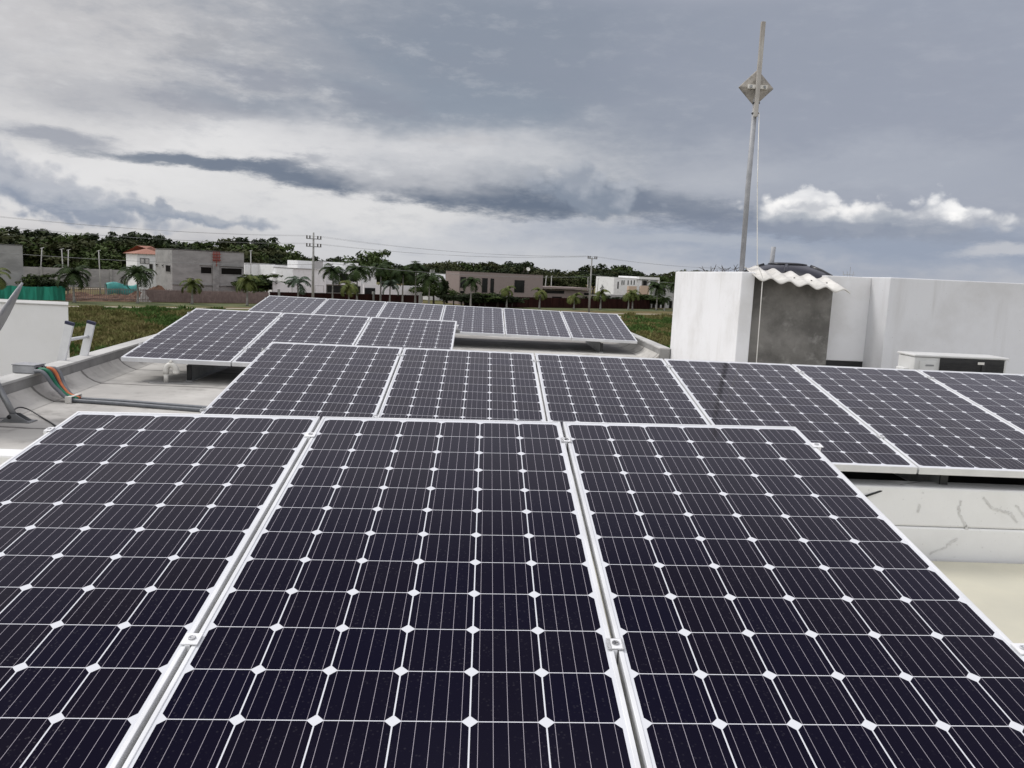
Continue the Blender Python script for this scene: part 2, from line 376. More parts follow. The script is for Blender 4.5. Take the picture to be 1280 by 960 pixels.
# ------------------------------------------------------------------ mesh helpers
class MB:
    def __init__(s): s.v = []; s.f = []; s.uv = None
    def add(s, vs, fs):
        o = len(s.v); s.v += [tuple(v) for v in vs]; s.f += [tuple(i+o for i in f) for f in fs]; return s
    def box(s, x0, x1, y0, y1, z0, z1, mat=None):
        vs = [Vector((x, y, z)) for z in (z0, z1) for y in (y0, y1) for x in (x0, x1)]
        if mat is not None: vs = [mat @ v for v in vs]
        return s.add(vs, [(0,2,3,1),(4,5,7,6),(0,1,5,4),(2,6,7,3),(0,4,6,2),(1,3,7,5)])
    def prism(s, pts, ext):                    # polygon (3D points) swept by a vector
        n = len(pts); e = Vector(ext); vs = [Vector(p) for p in pts] + [Vector(p)+e for p in pts]
        return s.add(vs, [tuple(range(n-1,-1,-1)), tuple(range(n,2*n))] + [(i,(i+1)%n,n+(i+1)%n,n+i) for i in range(n)])
    def tube(s, pts, r, seg=8, cap=True):
        pts = [Vector(p) for p in pts]; rr = r if isinstance(r, (list, tuple)) else [r]*len(pts)
        o = len(s.v); prev = None
        for i, p in enumerate(pts):
            t = (pts[min(i+1,len(pts)-1)] - pts[max(i-1,0)]).normalized()
            if prev is None: u = t.orthogonal().normalized()
            else: u = (prev - t*prev.dot(t)); u = u.normalized() if u.length > 1e-6 else t.orthogonal().normalized()
            prev = u; v = t.cross(u)
            for k in range(seg):
                a = 2*math.pi*k/seg; s.v.append(tuple(p + (u*math.cos(a)+v*math.sin(a))*rr[i]))
        for i in range(len(pts)-1):
            for k in range(seg):
                a, b = o+i*seg+k, o+i*seg+(k+1)%seg; s.f.append((a, b, b+seg, a+seg))
        if cap: s.f.append(tuple(range(o+seg-1, o-1, -1))); e = o+(len(pts)-1)*seg; s.f.append(tuple(range(e, e+seg)))
        return s
    def lathe(s, prof, seg=24, c=(0,0,0)):
        o = len(s.v); n = len(prof)
        for r_, z in prof:
            for k in range(seg):
                a = 2*math.pi*k/seg; s.v.append((c[0]+r_*math.cos(a), c[1]+r_*math.sin(a), c[2]+z))
        for i in range(n-1):
            for k in range(seg):
                a, b = o+i*seg+k, o+i*seg+(k+1)%seg; s.f.append((a, b, b+seg, a+seg))
        s.f.append(tuple(range(o+seg-1, o-1, -1))); e = o+(n-1)*seg; s.f.append(tuple(range(e, e+seg))); return s
    def obj(s, name, mat, parent=None, smooth=False, bevel=0., loc=None):
        me = bpy.data.meshes.new(name); me.from_pydata(s.v, [], s.f); me.update()
        if smooth:
            for p in me.polygons: p.use_smooth = True
        me.materials.append(MATS[mat]); o = bpy.data.objects.new(name, me); COL.objects.link(o)
        if parent is not None: o.parent = parent
        if loc is not None: o.location = loc
        if bevel:
            b = o.modifiers.new('bevel', 'BEVEL'); b.width = bevel; b.segments = 2; b.limit_method = 'ANGLE'
        return o
def tag(o, label, cat, group=None, kind=None):
    if label: o['label'] = label
    if cat: o['category'] = cat
    if group: o['group'] = group
    if kind: o['kind'] = kind
    return o
def thing(name, label, cat, loc=(0,0,0), rz=0., group=None):
    o = bpy.data.objects.new(name, None); COL.objects.link(o); o.location = loc; o.rotation_euler = (0,0,rz); o.empty_display_size = .2
    return tag(o, label, cat, group)
def copy_tree(o, parent=None):
    c = o.copy(); COL.objects.link(c)
    if parent is not None: c.parent = parent
    for ch in list(o.children): copy_tree(ch, c)
    return c
def structure(o): o['kind'] = 'structure'; return o

def bowl(radius, depth, tk_):
    m_ = MB(); seg = 36; rings = 8
    for side in (0,1):
        for j in range(rings+1):
            r_ = radius*j/rings
            for k in range(seg):
                a = 2*math.pi*k/seg; m_.v.append((r_*math.cos(a), r_*math.sin(a)*1.06, depth*(j/rings)**2 - (0 if side else tk_)))
    S_ = (rings+1)*seg
    for side in (0,1):
        for j in range(rings):
            for k in range(seg):
                a, b_ = side*S_+j*seg+k, side*S_+j*seg+(k+1)%seg
                m_.f.append((a, b_, b_+seg, a+seg) if side else (a, a+seg, b_+seg, b_))
    for k in range(seg): a, b_ = rings*seg+k, rings*seg+(k+1)%seg; m_.f.append((a, S_+a, S_+b_, b_))
    return m_

# ------------------------------------------------------------------ terrain, path
O_F = Vector((-56, 112, 0)); SDIR = Vector((.823, .568, 0)).normalized(); NDIR = Vector((-SDIR.y, SDIR.x, 0)); S_ANG = math.atan2(SDIR.y, SDIR.x)
C_F = NDIR.dot(O_F)
def onst(x, y, d): return hit(x, y, NDIR, C_F + d)          # point on a plane parallel to the street, d metres behind the fence line
def stxy(a, d): return O_F + SDIR*a + NDIR*d
def along(p): return (p - O_F).dot(SDIR)
g = MB()
nx = 40
for j in range(nx+1):
    for i in range(nx+1): g.v.append((-1500+3000*i/nx, -200+2400*j/nx, 0))
for j in range(nx):
    for i in range(nx): a = j*(nx+1)+i; g.f.append((a, a+1, a+nx+2, a+nx+1))
structure(g.obj('ground', 'field_ground'))
vg = MB(); vg.add([stxy(-200,-8.6)+Vector((0,0,.004)), stxy(300,-8.6)+Vector((0,0,.004)), stxy(300,-.3)+Vector((0,0,.004)), stxy(-200,-.3)+Vector((0,0,.004))], [(0,1,2,3)])
structure(vg.obj('grass_verge', 'verge_grass'))
pa = Vector((-50.69,101.66,0)); pb = Vector((32,151,0)); pd = (pb-pa).normalized(); pn = Vector((-pd.y,pd.x,0))
p0, p1 = pa - pd*150, pb + pd*200
pm = MB(); zz = Vector((0,0,.012)); npt = 60; rnd = random.Random(5)
for i in range(npt+1):
    q = p0.lerp(p1, i/npt); pm.v += [tuple(q - pn*(1.0+rnd.uniform(-.2,.2)) + zz), tuple(q + pn*(.9+rnd.uniform(-.2,.2)) + zz)]
pm.f = [(2*i, 2*i+2, 2*i+3, 2*i+1) for i in range(npt)]
structure(pm.obj('path', 'path_dirt'))
em = MB(); em.add([stxy(12,1)+Vector((0,0,.02)), stxy(62,1)+Vector((0,0,.02)), stxy(62,18)+Vector((0,0,.02)), stxy(12,18)+Vector((0,0,.02))], [(0,1,2,3)])
structure(em.obj('bare_earth', 'earth'))
fr = MB(); fr.add([stxy(-60,44)+Vector((0,0,.02)), stxy(60,44)+Vector((0,0,.02)), stxy(60,48)+Vector((0,0,.02)), stxy(-60,48)+Vector((0,0,.02))], [(0,1,2,3)])
structure(fr.obj('dirt_road', 'path_dirt'))

# ------------------------------------------------------------------ the roof we look across
ROOF = 5.46; TERR = 5.13; EDGE = 4.22
b = MB(); b.prism([(-3.30,EDGE+.14,0), (2.64,EDGE+.14,0), (9.0,EDGE+.14,0), (9.0,9.2,0), (2.64,9.2,0), (2.64,14.9,0), (-4.35,14.9,0)], (0,0,ROOF))
structure(b.obj('roof', 'roof_membrane'))
b = MB(); b.box(-5.0, 9.0, -6, EDGE-.06, 0, TERR); structure(b.obj('terrace', 'terrace_coating'))
lw = thing('edge_wall', 'low cracked white wall stepping down from the roof edge to the cream terrace', 'wall', (0,EDGE,TERR))
MB().box(-3.3, 9, -.012, .138, .178, .402).obj('upper_course', 'edge_wall_paint', lw, bevel=.012)
MB().box(-3.3, 9, -.015, .14, -.4, .1765).obj('lower_course', 'edge_wall_paint', lw, bevel=.01)
tag(MB().box(1.2, 8.9, EDGE+.145, EDGE+.95, ROOF+.003, ROOF+.010).obj('panel_shade_strip', 'shade_black'), 'black strip painting in the shade under the second row behind the edge wall', 'roof sheet')  # black strip added to paint the shade under the panels' low edge
rn = random.Random(3)
cr = MB()
def crack(pts, wd=.011):                        # a hairline groove filled with grey grime, standing 1 mm off the render
    q = [Vector(p) for p in pts]
    fine = []
    for a_, b_ in zip(q, q[1:]):
        for k in range(6): fine.append(a_.lerp(b_, k/6) + Vector((rn.uniform(-.006,.006), 0, rn.uniform(-.006,.006))))
    fine.append(q[-1])
    vs_ = []
    for k, p in enumerate(fine):
        t = (fine[min(k+1,len(fine)-1)]-fine[max(k-1,0)]).normalized(); nn = Vector((-t.z, 0, t.x))*wd*rn.uniform(.35,.8)
        vs_ += [p-nn, p+nn]
    cr.add(vs_, [(2*k, 2*k+2, 2*k+3, 2*k+1) for k in range(len(fine)-1)])
mottled('grime', (.62,.615,.605), (.74,.735,.725), 14, .9)
for px in ([(1200,625),(1196,640),(1205,655),(1207,662)], [(1195,672),(1180,682),(1160,692)], [(1228,622),(1237,634),(1250,637),(1262,641),(1270,652)], [(1148,630),(1146,640)], [(1268,632),(1279,645)]):
    crack([(lambda p: (p.x, -.014 if y < 668 else -.017, p.z-TERR))(atY(x, y, EDGE)) for x, y in px])
cr.obj('cracks', 'grime', lw)
# left parapet runs slightly askew, with a mortar fillet along its foot
def parapet(name, label, p, q, thick, side, htop, flip=1):
    p, q = Vector(p), Vector(q); t = (q-p).normalized(); nn = Vector((t.y, -t.x, 0))*side      # nn points to the roof
    th = thing(name, label, 'parapet', (p.x, p.y, ROOF))
    L_ = (q-p); o = Vector((0,0,0))
    body = MB().prism([o, o-nn*thick, o-nn*thick+Vector((0,0,htop-.012)), o+Vector((0,0,htop-.012))], L_).obj('upstand', 'parapet_cement', th)
    cap = MB().prism([o+nn*.006+Vector((0,0,htop-.012)), o-nn*(thick+.006)+Vector((0,0,htop-.012)), o-nn*(thick+.006)+Vector((0,0,htop+.004)), o+nn*.006+Vector((0,0,htop+.006))], L_).obj('coping', 'parapet_cap', th)
    fl = MB(); prof = [(.004,.0), (.17,.002), (.115,.02), (.06,.05), (.025,.08), (.004,.11)]
    fl.prism([o+nn*a_+Vector((0,0,z)) for a_, z in prof], L_); fl.obj('fillet', 'roof_membrane', th)
    return th
parapet('parapet', 'grey cement parapet along the left roof edge with ladder rails behind it', (-3.23,4.36,0), (-4.32,14.75,0), .15, 1, .195)
parapet('parapet', 'short grey cement parapet on the right ending against the tall white wall', (2.49,11.0,0), (2.49,14.75,0), .14, -1, .195)
parapet('parapet', 'far grey cement parapet under the upper edge of the rear panel row', (-4.15,14.75,0), (2.48,14.75,0), .14, 1, .195)

# ------------------------------------------------------------------ solar panels
def rowframe(yaw, tilt, roll, T):
    x = Vector((math.cos(yaw)*math.cos(roll), math.sin(yaw)*math.cos(roll), math.sin(roll)))
    v = Vector((math.sin(yaw)*math.cos(tilt), -math.cos(yaw)*math.cos(tilt), -math.sin(tilt))); v = (v - x*v.dot(x)).normalized()
    y = -v; z = x.cross(y); m = Matrix.Identity(4)
    for i in range(3): m[i][0], m[i][1], m[i][2] = x[i], y[i], z[i]
    m.translation = T; return m
def make_panel():
    th = thing('solar_panel', '', 'solar panel')
    fr = MB(); w_ = .011; h = .040
    for (x0,x1,y0,y1) in ((0,PW,-w_,0), (0,PW,-PL,-PL+w_), (0,w_,-PL+w_,-w_), (PW-w_,PW,-PL+w_,-w_)):
        fr.box(x0, x1, y0, y1, -h, 0)
    fr.obj('frame', 'aluminium_frame', th, bevel=.0015)
    gl = MB(); gl.box(w_, PW-w_, -PL+w_, -w_, -.0065, -.0025)
    o = gl.obj('glass_laminate', 'solar_laminate', th)
    uv = o.data.uv_layers.new(name='UVMap')
    for lp in o.data.loops:
        co = o.data.vertices[lp.vertex_index].co; uv.data[lp.index].uv = (co.x, -co.y)
    jb = MB(); jb.box(PW/2-.06, PW/2+.06, -.20, -.10, -.030, -.007); jb.obj('junction_box', 'black_plastic', th)
    return th
def clamp_mesh(end):
    c = MB(); w0 = -.020 if not end else -.004; w1 = GAP+.020 if not end else .014
    if end: c.box(-.016, .010, -.019, .019, .0015, .0055); c.box(-.016, -.003, -.022, .022, -.040, .0015)
    else: c.box(-.014, GAP+.014, -.021, .021, .0012, .0052); c.box(.003, GAP-.003, -.020, .020, -.030, .0012)
    return c
def bolt_mesh(x):
    c = MB(); c.lathe([(.0075,.005), (.0075,.009), (.0050,.0095), (.0050,.0085)], 12, (x,0,0)); return c
P0 = make_panel()
proto_clamp = clamp_mesh(False).obj('clamp', 'clamp_aluminium', None, bevel=.001); pb_ = bolt_mesh(GAP/2).obj('bolt', 'mill_aluminium', proto_clamp, True)
proto_end = clamp_mesh(True).obj('clamp', 'clamp_aluminium', None, bevel=.001); pe_ = bolt_mesh(-.004).obj('bolt', 'mill_aluminium', proto_end, True)
CL_V = (.215, 1.515)
ROWS = [
 (R(-.27), R(9.975), R(.995), (-1.6357,3.3010,5.9586), 3, [.35,1.5,2.6], TERR, 'nearest row',
  ['large left panel of the nearest row, cropped by the picture edge', 'middle panel of the nearest row, seen almost head on', 'right panel of the nearest row, beside the cream terrace']),
 (R(-.127), R(10.063), R(-.1), (-1.5727,6.1108,6.0016), 6, [.5,1.7,2.98,4.2,5.45], ROOF, 'second row',
  ['solar panel at the left end of the second row, near the conduits', 'second panel from the left in the second row, behind the middle near panel', 'third panel from the left in the second row, left of the white wall',
   'panel of the second row mirroring the white wall end as a dark streak', 'second row panel just right of the unpainted shed wall, lower rim in view', 'rightmost panel of the second row in front of the air conditioner']),
 (R(0), R(10.397), R(-.334), (-3.2592,9.3159,6.0336), 3, [.57,1.49,2.42], ROOF, 'third row',
  ['bluish panel at the left end of the third row above the white vent pipe', 'middle panel of the short third row, lower half hidden by the second row', 'right end panel of the short third row, ending over a dark roof gap']),
 (R(.122), R(8.864), R(-.585), (-3.6166,13.8639,6.0295), 6, [.52,2.98,5.45], ROOF, 'rear row',
  ['leftmost panel of the rear row, its left corner touching the field', 'second panel from the left in the rear row below the white modern house', 'third panel from the left in the rear row, left of the dark seam',
   'pale panel of the rear row just right of the dark seam, under the mauve house', 'second panel from the right in the rear row', 'rightmost panel of the rear row, its corner over the right parapet']),
]
first = True
for (ya, ti, ro, T, n, brs, zb, rname, labels) in ROWS:
    mw = rowframe(ya, ti, ro, T); grp = 'solar panels of the ' + rname
    for k in range(n):
        o = P0 if first else copy_tree(P0); first = False
        o.matrix_world = mw @ Matrix.Translation((k*(PW+GAP), 0, 0)); tag(o, labels[k], 'solar panel', grp)
        for v in CL_V:
            if k < n-1:
                c = copy_tree(proto_clamp, o); c.location = (PW, -v, 0)
            else:
                c = copy_tree(proto_end, o); c.location = (PW, -v, 0); c.scale = (-1,1,1)
            if k == 0:
                c = copy_tree(proto_end, o); c.location = (0, -v, 0)
    tot = n*PW + (n-1)*GAP
    for q, v in enumerate(CL_V):
        r_ = MB(); r_.box(-.045, tot+.045, -v-.02, -v+.02, -.082, -.0405); r_.box(-.045, tot+.045, -v-.006, -v+.006, -.0405, -.0402)
        o = r_.obj('mounting_rail', 'mill_aluminium'); o.matrix_world = mw
        tag(o, ('upper' if q == 0 else 'lower') + ' aluminium rail carrying the panels of the ' + rname, 'rail', 'mounting rails')
    for bi, bx in enumerate(brs):
        pf = mw @ Vector((bx, -1.86, -.083)); pk = mw @ Vector((bx, -.10, -.083))
        th = thing('mounting_bracket', f'grey wedge bracket with black front edge under the {rname}, ' + (['at its left end', 'second from the left', 'third from the left', 'fourth from the left'][bi] if bi < len(brs)-1 else 'at its right end'), 'bracket', (pf.x, pf.y, zb), 0, 'panel brackets')
        hf, hb, dl = pf.z-zb, pk.z-zb, pk.y-pf.y
        MB().prism([(-.02,.012,.012), (-.02,dl,.012), (-.02,dl,hb), (-.02,.012,hf)], (.008,0,0)).obj('web_plate', 'bracket_plate', th)
        MB().box(-.022, .022, 0, .011, .012, hf).obj('front_cap', 'black_plastic', th)
        MB().box(-.03, .03, -.01, dl, .001, .011).obj('base_rail', 'mill_aluminium', th)
        MB().box(-.022, .022, dl+.001, dl+.03, .012, hb).obj('rear_post', 'mill_aluminium', th)
for o in (pb_, pe_, proto_clamp, proto_end): bpy.data.objects.remove(o)

# ------------------------------------------------------------------ walls on the right
ww = thing('white_wall', 'tall bright white wall end on with rubble at its far foot', 'wall', (2.645,8.2,ROOF))
MB().box(0, .14, .0, 2.87, -.2, 1.255).obj('wall', 'white_wall_paint', ww, bevel=.01)
cw = MB().prism([(2.788,8.32,ROOF), (3.66,8.32,ROOF), (3.66,8.32,6.60), (2.788,8.32,6.68)], (0,.13,0)).obj('shed_wall', 'raw_concrete')
tag(cw, 'dark unpainted cement wall under the corrugated sheet', 'wall')
sw = MB().box(3.664, 4.15, 8.50, 8.65, 5.815, 6.72).obj('recess_wall', 'white_wall_paint', bevel=.008); tag(sw, 'set back white wall between the cement shed and the long white wall', 'wall')
bw = MB().box(4.145, 9.2, 8.10, 8.75, ROOF-.01, 6.725).obj('long_wall', 'weathered_wall_paint', bevel=.01); tag(bw, 'long weathered white wall behind the air conditioner', 'wall')
tr = MB().prism([(3.664,8.505,ROOF+.001), (4.143,8.505,ROOF+.001), (4.143,8.505,5.813), (3.664,8.505,5.813)], (0,.12,0)).obj('dark_gap_block', 'black_plastic'); tag(tr, 'black block standing in for the dark opening under the set back wall', 'tar')  # added black block; its colour stands in for the dark opening below the wall
# corrugated sheet over the cement shed: ripples run along Y, front edge overhangs
cs = MB(); nxs, nys = 75, 3; x0s, x1s = 2.75, 3.69
pts_t, pts_b = [], []
for j in range(nys+1):
    for i in range(nxs+1):
        u = i/nxs; X = x0s + (x1s-x0s)*u; Yv = 7.98 + j*.16
        z = 6.655 - .098*u + .040*j + .019*math.cos(2*math.pi*(X-x0s)/.187 + 2.0)
        pts_t.append((X, Yv, z+.008)); pts_b.append((X, Yv, z-.008))
o_ = len(pts_t); cs.v = pts_t + pts_b; st = nxs+1
for j in range(nys):
    for i in range(nxs):
        a = j*st+i; cs.f += [(a, a+1, a+st+1, a+st), (o_+a, o_+a+st, o_+a+st+1, o_+a+1)]
for i in range(nxs):
    cs.f.append((i, o_+i, o_+i+1, i+1)); a = nys*st+i; cs.f.append((a, a+1, o_+a+1, o_+a))
for j in range(nys):
    a = j*st; cs.f.append((a, a+st, o_+a+st, o_+a)); a += nxs; cs.f.append((a, o_+a, o_+a+st, a+st))
co = cs.obj('corrugated_sheet', 'fibre_cement', None, True); tag(co, 'pale corrugated cement sheet sagging over the unpainted shed wall', 'roof sheet')
bo = MB()
for u in (.42,.61,.78):
    X = x0s+(x1s-x0s)*u; bo.lathe([(.009,-.004), (.009,.004), (.004,.006)], 8, (X, 7.98+.10, 6.655-.098*u+.060))
bo.obj('fixing_screws', 'black_plastic', co)
# water tank
tk = thing('water_tank', 'black domed plastic water tank behind the corrugated sheet', 'water tank', (3.58,9.45,ROOF))
prof = [(.50,.0), (.54,.03), (.54,.20), (.525,.22), (.525,.24), (.54,.26), (.54,.48), (.525,.50), (.525,.52), (.54,.54), (.54,.80), (.525,.83), (.56,.90), (.60,1.14), (.60,1.19), (.55,1.24), (.44,1.305), (.30,1.355), (.23,1.372), (.0,1.385)]
MB().lathe(prof[:-1], 40).obj('tank_body', 'tank_plastic', tk, True)
MB().lathe([(.215,1.373), (.225,1.378), (.215,1.390), (.13,1.400), (.03,1.403)], 32).obj('lid', 'tank_plastic', tk, True)
rb = MB()
for k in range(5):
    a = 2*math.pi*k/5+.55; rb.tube([(math.cos(a)*r_, math.sin(a)*r_, z-.008) for r_, z in ((.27,1.372),(.40,1.325),(.52,1.265),(.585,1.21))], .022, 8)
rb.obj('dome_ribs', 'tank_plastic', tk, True)
vp = MB().tube([atY(963,350,10.2), atY(964.5,330,10.2), atY(967,308.5,10.2)], .029, 12).obj('pipe_stub', 'light_conduit', None, True); tag(vp, 'short grey pipe stub rising behind the black water tank dome', 'pipe')
# dry twigs and rods behind the wall top
tw = MB(); rn = random.Random(8)
for k in range(16):
    p = Vector((2.68+rn.uniform(0,.30), 9.3+rn.uniform(-.5,.6), 6.68)); q = p + Vector((rn.uniform(-.10,.12), 0, rn.uniform(.05,.13)))
    tw.tube([p, p.lerp(q,.5)+Vector((rn.uniform(-.02,.02),0,.01)), q], [.005,.004,.002], 5)
    tw.tube([p.lerp(q,.55), q+Vector((rn.uniform(-.07,.07),0,-.02))], [.003,.002], 5)
two = tw.obj('dry_twigs', 'twig'); tag(two, 'dry bare twigs sticking up behind the white wall top', 'twigs')
tw2 = MB()
for k in range(5):
    p = Vector((3.02+.07*k, 8.72, 6.64)); tw2.tube([p, p+Vector((rn.uniform(.02,.12),0,.09+rn.uniform(0,.04)))], .011, 6)
tag(tw2.obj('scrap_pieces', 'tank_plastic'), 'dark scrap strips lying on the sheet beside the tank', 'scrap')
# mast with diamond antenna
ms = thing('antenna_mast', 'thin leaning mast with a grey lower pipe and a pale timber upper piece', 'mast', (2.715,8.42,6.70))
MB().tube([(-.005,0,0), (-.012,0,.85), (-.008,0,1.80)], .026, 12).obj('lower_pipe', 'light_conduit', ms, True)
MB().box(-.032, .010, -.064, -.030, 1.58, 2.50).obj('upper_timber', 'mast_timber', ms, bevel=.004)
sr = MB()
for z in (1.62, 1.72): sr.tube([(.034*math.cos(a)-.006, .036*math.sin(a)-.018, z) for a in [k*math.pi/6 for k in range(13)]], .006, 6)
sr.obj('wire_ties', 'black_plastic', ms)
an = thing('antenna', 'diamond shaped grey panel antenna clamped near the mast top', 'antenna', (2.706,8.40,8.575))
q = .18; an_ = MB()
d1 = [(-q,0,0),(0,0,-q),(q,0,0),(0,0,q)]; k_ = .55
vsx = [(x,.055,z) for x,_,z in d1] + [(x,.025,z) for x,_,z in d1] + [(x*k_,0,z*k_) for x,_,z in d1]
an_.add(vsx, [(0,3,2,1)] + [(i,(i+1)%4,4+(i+1)%4,4+i) for i in range(4)] + [(4+i,4+(i+1)%4,8+(i+1)%4,8+i) for i in range(4)] + [(8,9,10,11)])
an_.obj('housing', 'antenna_plastic', an, bevel=.006)
MB().box(-.10, .10, -.02, -.002, -.02, .02).obj('clamp_bar', 'white_plastic', an, bevel=.004)
bb = MB()
for x in (-.07,.07): bb.lathe([(.011,-.012), (.011,.012)], 8, (x,-.026,0))
bb.obj('clamp_nuts', 'galvanised_steel', an)
cb = [(2.735,8.36,8.32), (2.742,8.25,7.6), (2.76,8.10,6.80), (2.79,7.99,6.66), (2.795,7.985,6.2), (2.80,7.98,5.6), (2.80,7.97,5.47)]
tag(MB().tube(cb, .0046, 6).obj('antenna_cable', 'white_plastic', None, True), 'thin white cable hanging from the mast down past the cement wall', 'cable')
# rubble at the far foot of the white wall
rs = random.Random(4)
for k in range(7):
    st_ = MB(); c_ = Vector((2.50+rs.uniform(-.12,.13), 10.55+rs.uniform(-.5,.3), ROOF+.03)); r0 = rs.uniform(.03,.06)
    for j in range(4):
        for i in range(7):
            a = i*2*math.pi/7; e = -1.0+j*2/3; rr = math.cos(e*1.2)*r0*rs.uniform(.75,1.2); st_.v.append((c_.x+rr*math.cos(a), c_.y+rr*math.sin(a), c_.z+e*r0*.8))
    for j in range(3):
        for i in range(7): st_.f.append((j*7+i, j*7+(i+1)%7, (j+1)*7+(i+1)%7, (j+1)*7+i))
    st_.f += [tuple(range(6,-1,-1)), tuple(range(21,28))]
    tag(st_.obj('stone', 'rubble_stone'), 'broken brown stone in the small heap at the foot of the tall white wall', 'stone', 'stones at the foot of the white wall')
# small rod cluster on the long wall top
rc = MB()
for dx in (-.06,-.025,.0,.03): rc.tube([(3.94+dx,8.58,6.72), (3.94+dx*1.3,8.58,6.775+(.05 if dx==.0 else 0))], .003, 5)
rc.tube([(3.86,8.58,6.74),(4.0,8.58,6.74)], .003, 5)
tag(rc.obj('rod_ends', 'wire_metal'), 'small cluster of thin rod ends on the set back wall top', 'rods')
# air conditioner
ac = thing('air_conditioner', 'white outdoor air conditioning unit with a black coil face on the roof', 'air conditioner', (3.765,6.78,ROOF))
ac.scale = (.895,.85,1)
cas = MB(); cas.box(0,.92,.012,.34,.05,.575); cas.obj('casing', 'ac_enamel', ac, bevel=.012)
MB().box(-.012,.932,-.004,.352,.577,.597).obj('top_cover', 'ac_enamel', ac, bevel=.008)
gr_ = MB(); gr_.box(.25,.885,-.002,.010,.09,.572); gr_.obj('coil', 'coil_black', ac)
fn = MB()
for k in range(22): fn.box(.252,.883,-.010,-.004,.10+k*.0205,.1025+k*.0205)
fn.obj('coil_guard', 'coil_black', ac)
MB().box(.66,.70,-.012,-.003,.09,.555).obj('guard_strut', 'coil_black', ac)
MB().box(.615,.68,-.014,-.0125,.53,.552).obj('tag_plate', 'white_plastic', ac)
MB().box(.05,.215,.004,.011,.30,.545).obj('service_panel', 'ac_enamel', ac, bevel=.004)
MB().box(.11,.19,-.001,.003,.50,.512).obj('grip_slot', 'galvanised_steel', ac)
MB().box(-.055,-.002,.10,.26,.33,.47).obj('valve_cover', 'ac_enamel', ac, bevel=.01)
for x in (.08,.80): MB().box(x,x+.06,.0,.33,.0,.05).obj('foot', 'galvanised_steel', ac)

# ------------------------------------------------------------------ things on the left of the roof
vt = thing('vent_pipe', 'white plastic gooseneck vent pipe on the roof below the third row', 'vent pipe', (-2.855,7.38,ROOF))
MB().tube([(0,0,0),(0,0,.10)], .021, 14).obj('riser', 'white_plastic', vt, True)
bend = [(.045-.045*math.cos(a), 0, .115+.052*math.sin(a)) for a in [math.pi*k/12 for k in range(13)]]
MB().tube([(0,0,.085)]+bend+[(.09,0,.095)], .026, 14).obj('bend', 'white_plastic', vt, True)
MB().tube([(.09,0,.112),(.09,0,.085)], .031, 14).obj('socket', 'white_plastic', vt, True)
MB().lathe([(.012,.185), (.018,.19), (.012,.205), (.004,.208)], 12, (.045,0,0)).obj('knob', 'white_plastic', vt, True)
pt = MB(); pts = []; rr_ = random.Random(2)
for k in range(18):
    a = 2*math.pi*k/18; pts.append((.03+.24*math.cos(a)*rr_.uniform(.7,1.2), .11*math.sin(a)*rr_.uniform(.7,1.2), .001))
pt.prism(pts, (0,0,.003)); pt.obj('mortar_patch', 'parapet_cement', vt)
# ladder leaning against the outside of the left parapet
ld = thing('ladder', 'aluminium ladder top with dark blue end caps rising beyond the left parapet', 'ladder', (-5.06,7.16,0))
tx = .245
for yy, zt in ((0,5.985), (.40,5.965)):
    r_ = MB(); p = Vector((0,yy,0)); q = Vector((tx*zt,yy,zt)); t = (q-p).normalized(); nn = Vector((t.z,0,-t.x))
    a_, h_ = nn*.036, Vector((0,.013,0))
    r_.prism([p-a_-h_, p+a_-h_, p+a_+h_, p-a_+h_], q-p); ro_ = r_.obj('rail', 'aluminium_frame', ld, bevel=.004)
    c_ = MB(); a_, h_ = nn*.039, Vector((0,.016,0)); c_.prism([q-t*.012-a_-h_, q-t*.012+a_-h_, q-t*.012+a_+h_, q-t*.012-a_+h_], t*.028); c_.obj('end_cap', 'navy_plastic', ro_, bevel=.004)
for k in range(20):
    z = .28+k*.2925
    if z < 5.95: MB().tube([(tx*z,-.005,z),(tx*z,.405,z)], .015, 8).obj('rung', 'aluminium_frame', ld, True)
# satellite dish cropped by the left picture edge
ds = thing('satellite_dish', 'grey satellite dish on a tube foot at the left edge of the roof', 'satellite dish', (-3.10,5.42,ROOF))
cd = atY(-10, 425, 5.42) - Vector((-3.10,5.42,ROOF))
bowl_o = bowl(.40, .045, .012).obj('reflector', 'dish_enamel', ds, True)
vd = (cd + Vector((-3.10,5.42,ROOF)) - Vector((0,0,EYE))).normalized(); nrm = (Vector((.555,.02,.83)).cross(vd).normalized() + vd*.02).normalized(); nrm = -nrm if nrm.x > 0 else nrm; bowl_o.matrix_local = Matrix.Translation(cd) @ nrm.to_track_quat('Z','Y').to_matrix().to_4x4()
MB().tube([(.0,0,.03), (-.07,.0,.17), (-.16,.02,.34), (-.12,.03,.42)], .020, 12).obj('mast_tube', 'galvanised_steel', ds, True)
MB().box(-.13,.12,-.05,.05,.001,.007).obj('foot_plate', 'galvanised_steel', ds)
br = MB(); br.prism([(-.07,-.03,.007), (.10,-.03,.007), (.02,-.03,.055), (-.02,-.03,.055)], (0,.006,0)); br.prism([(-.07,.024,.007), (.10,.024,.007), (.02,.024,.055), (-.02,.024,.055)], (0,.006,0))
br.obj('hinge_lugs', 'galvanised_steel', ds)
MB().tube([(-.02,-.035,.035),(-.02,.035,.035)], .014, 8).obj('hinge_bolt', 'black_plastic', ds, True)
MB().tube([(-.02,.0,.02), (-.10,-.06,.03), (-.14,-.10,.10), (-.10,-.10,.14)], .006, 6).obj('stay_wire', 'wire_metal', ds, True)
lp = []
for k in range(14): a = k*.5; lp.append((cd.x+.0+.03*math.cos(a), cd.y-.1, cd.z-.04+.045*math.sin(a)))
MB().tube(lp, .004, 6).obj('cable_loop', 'wire_metal', ds, True)
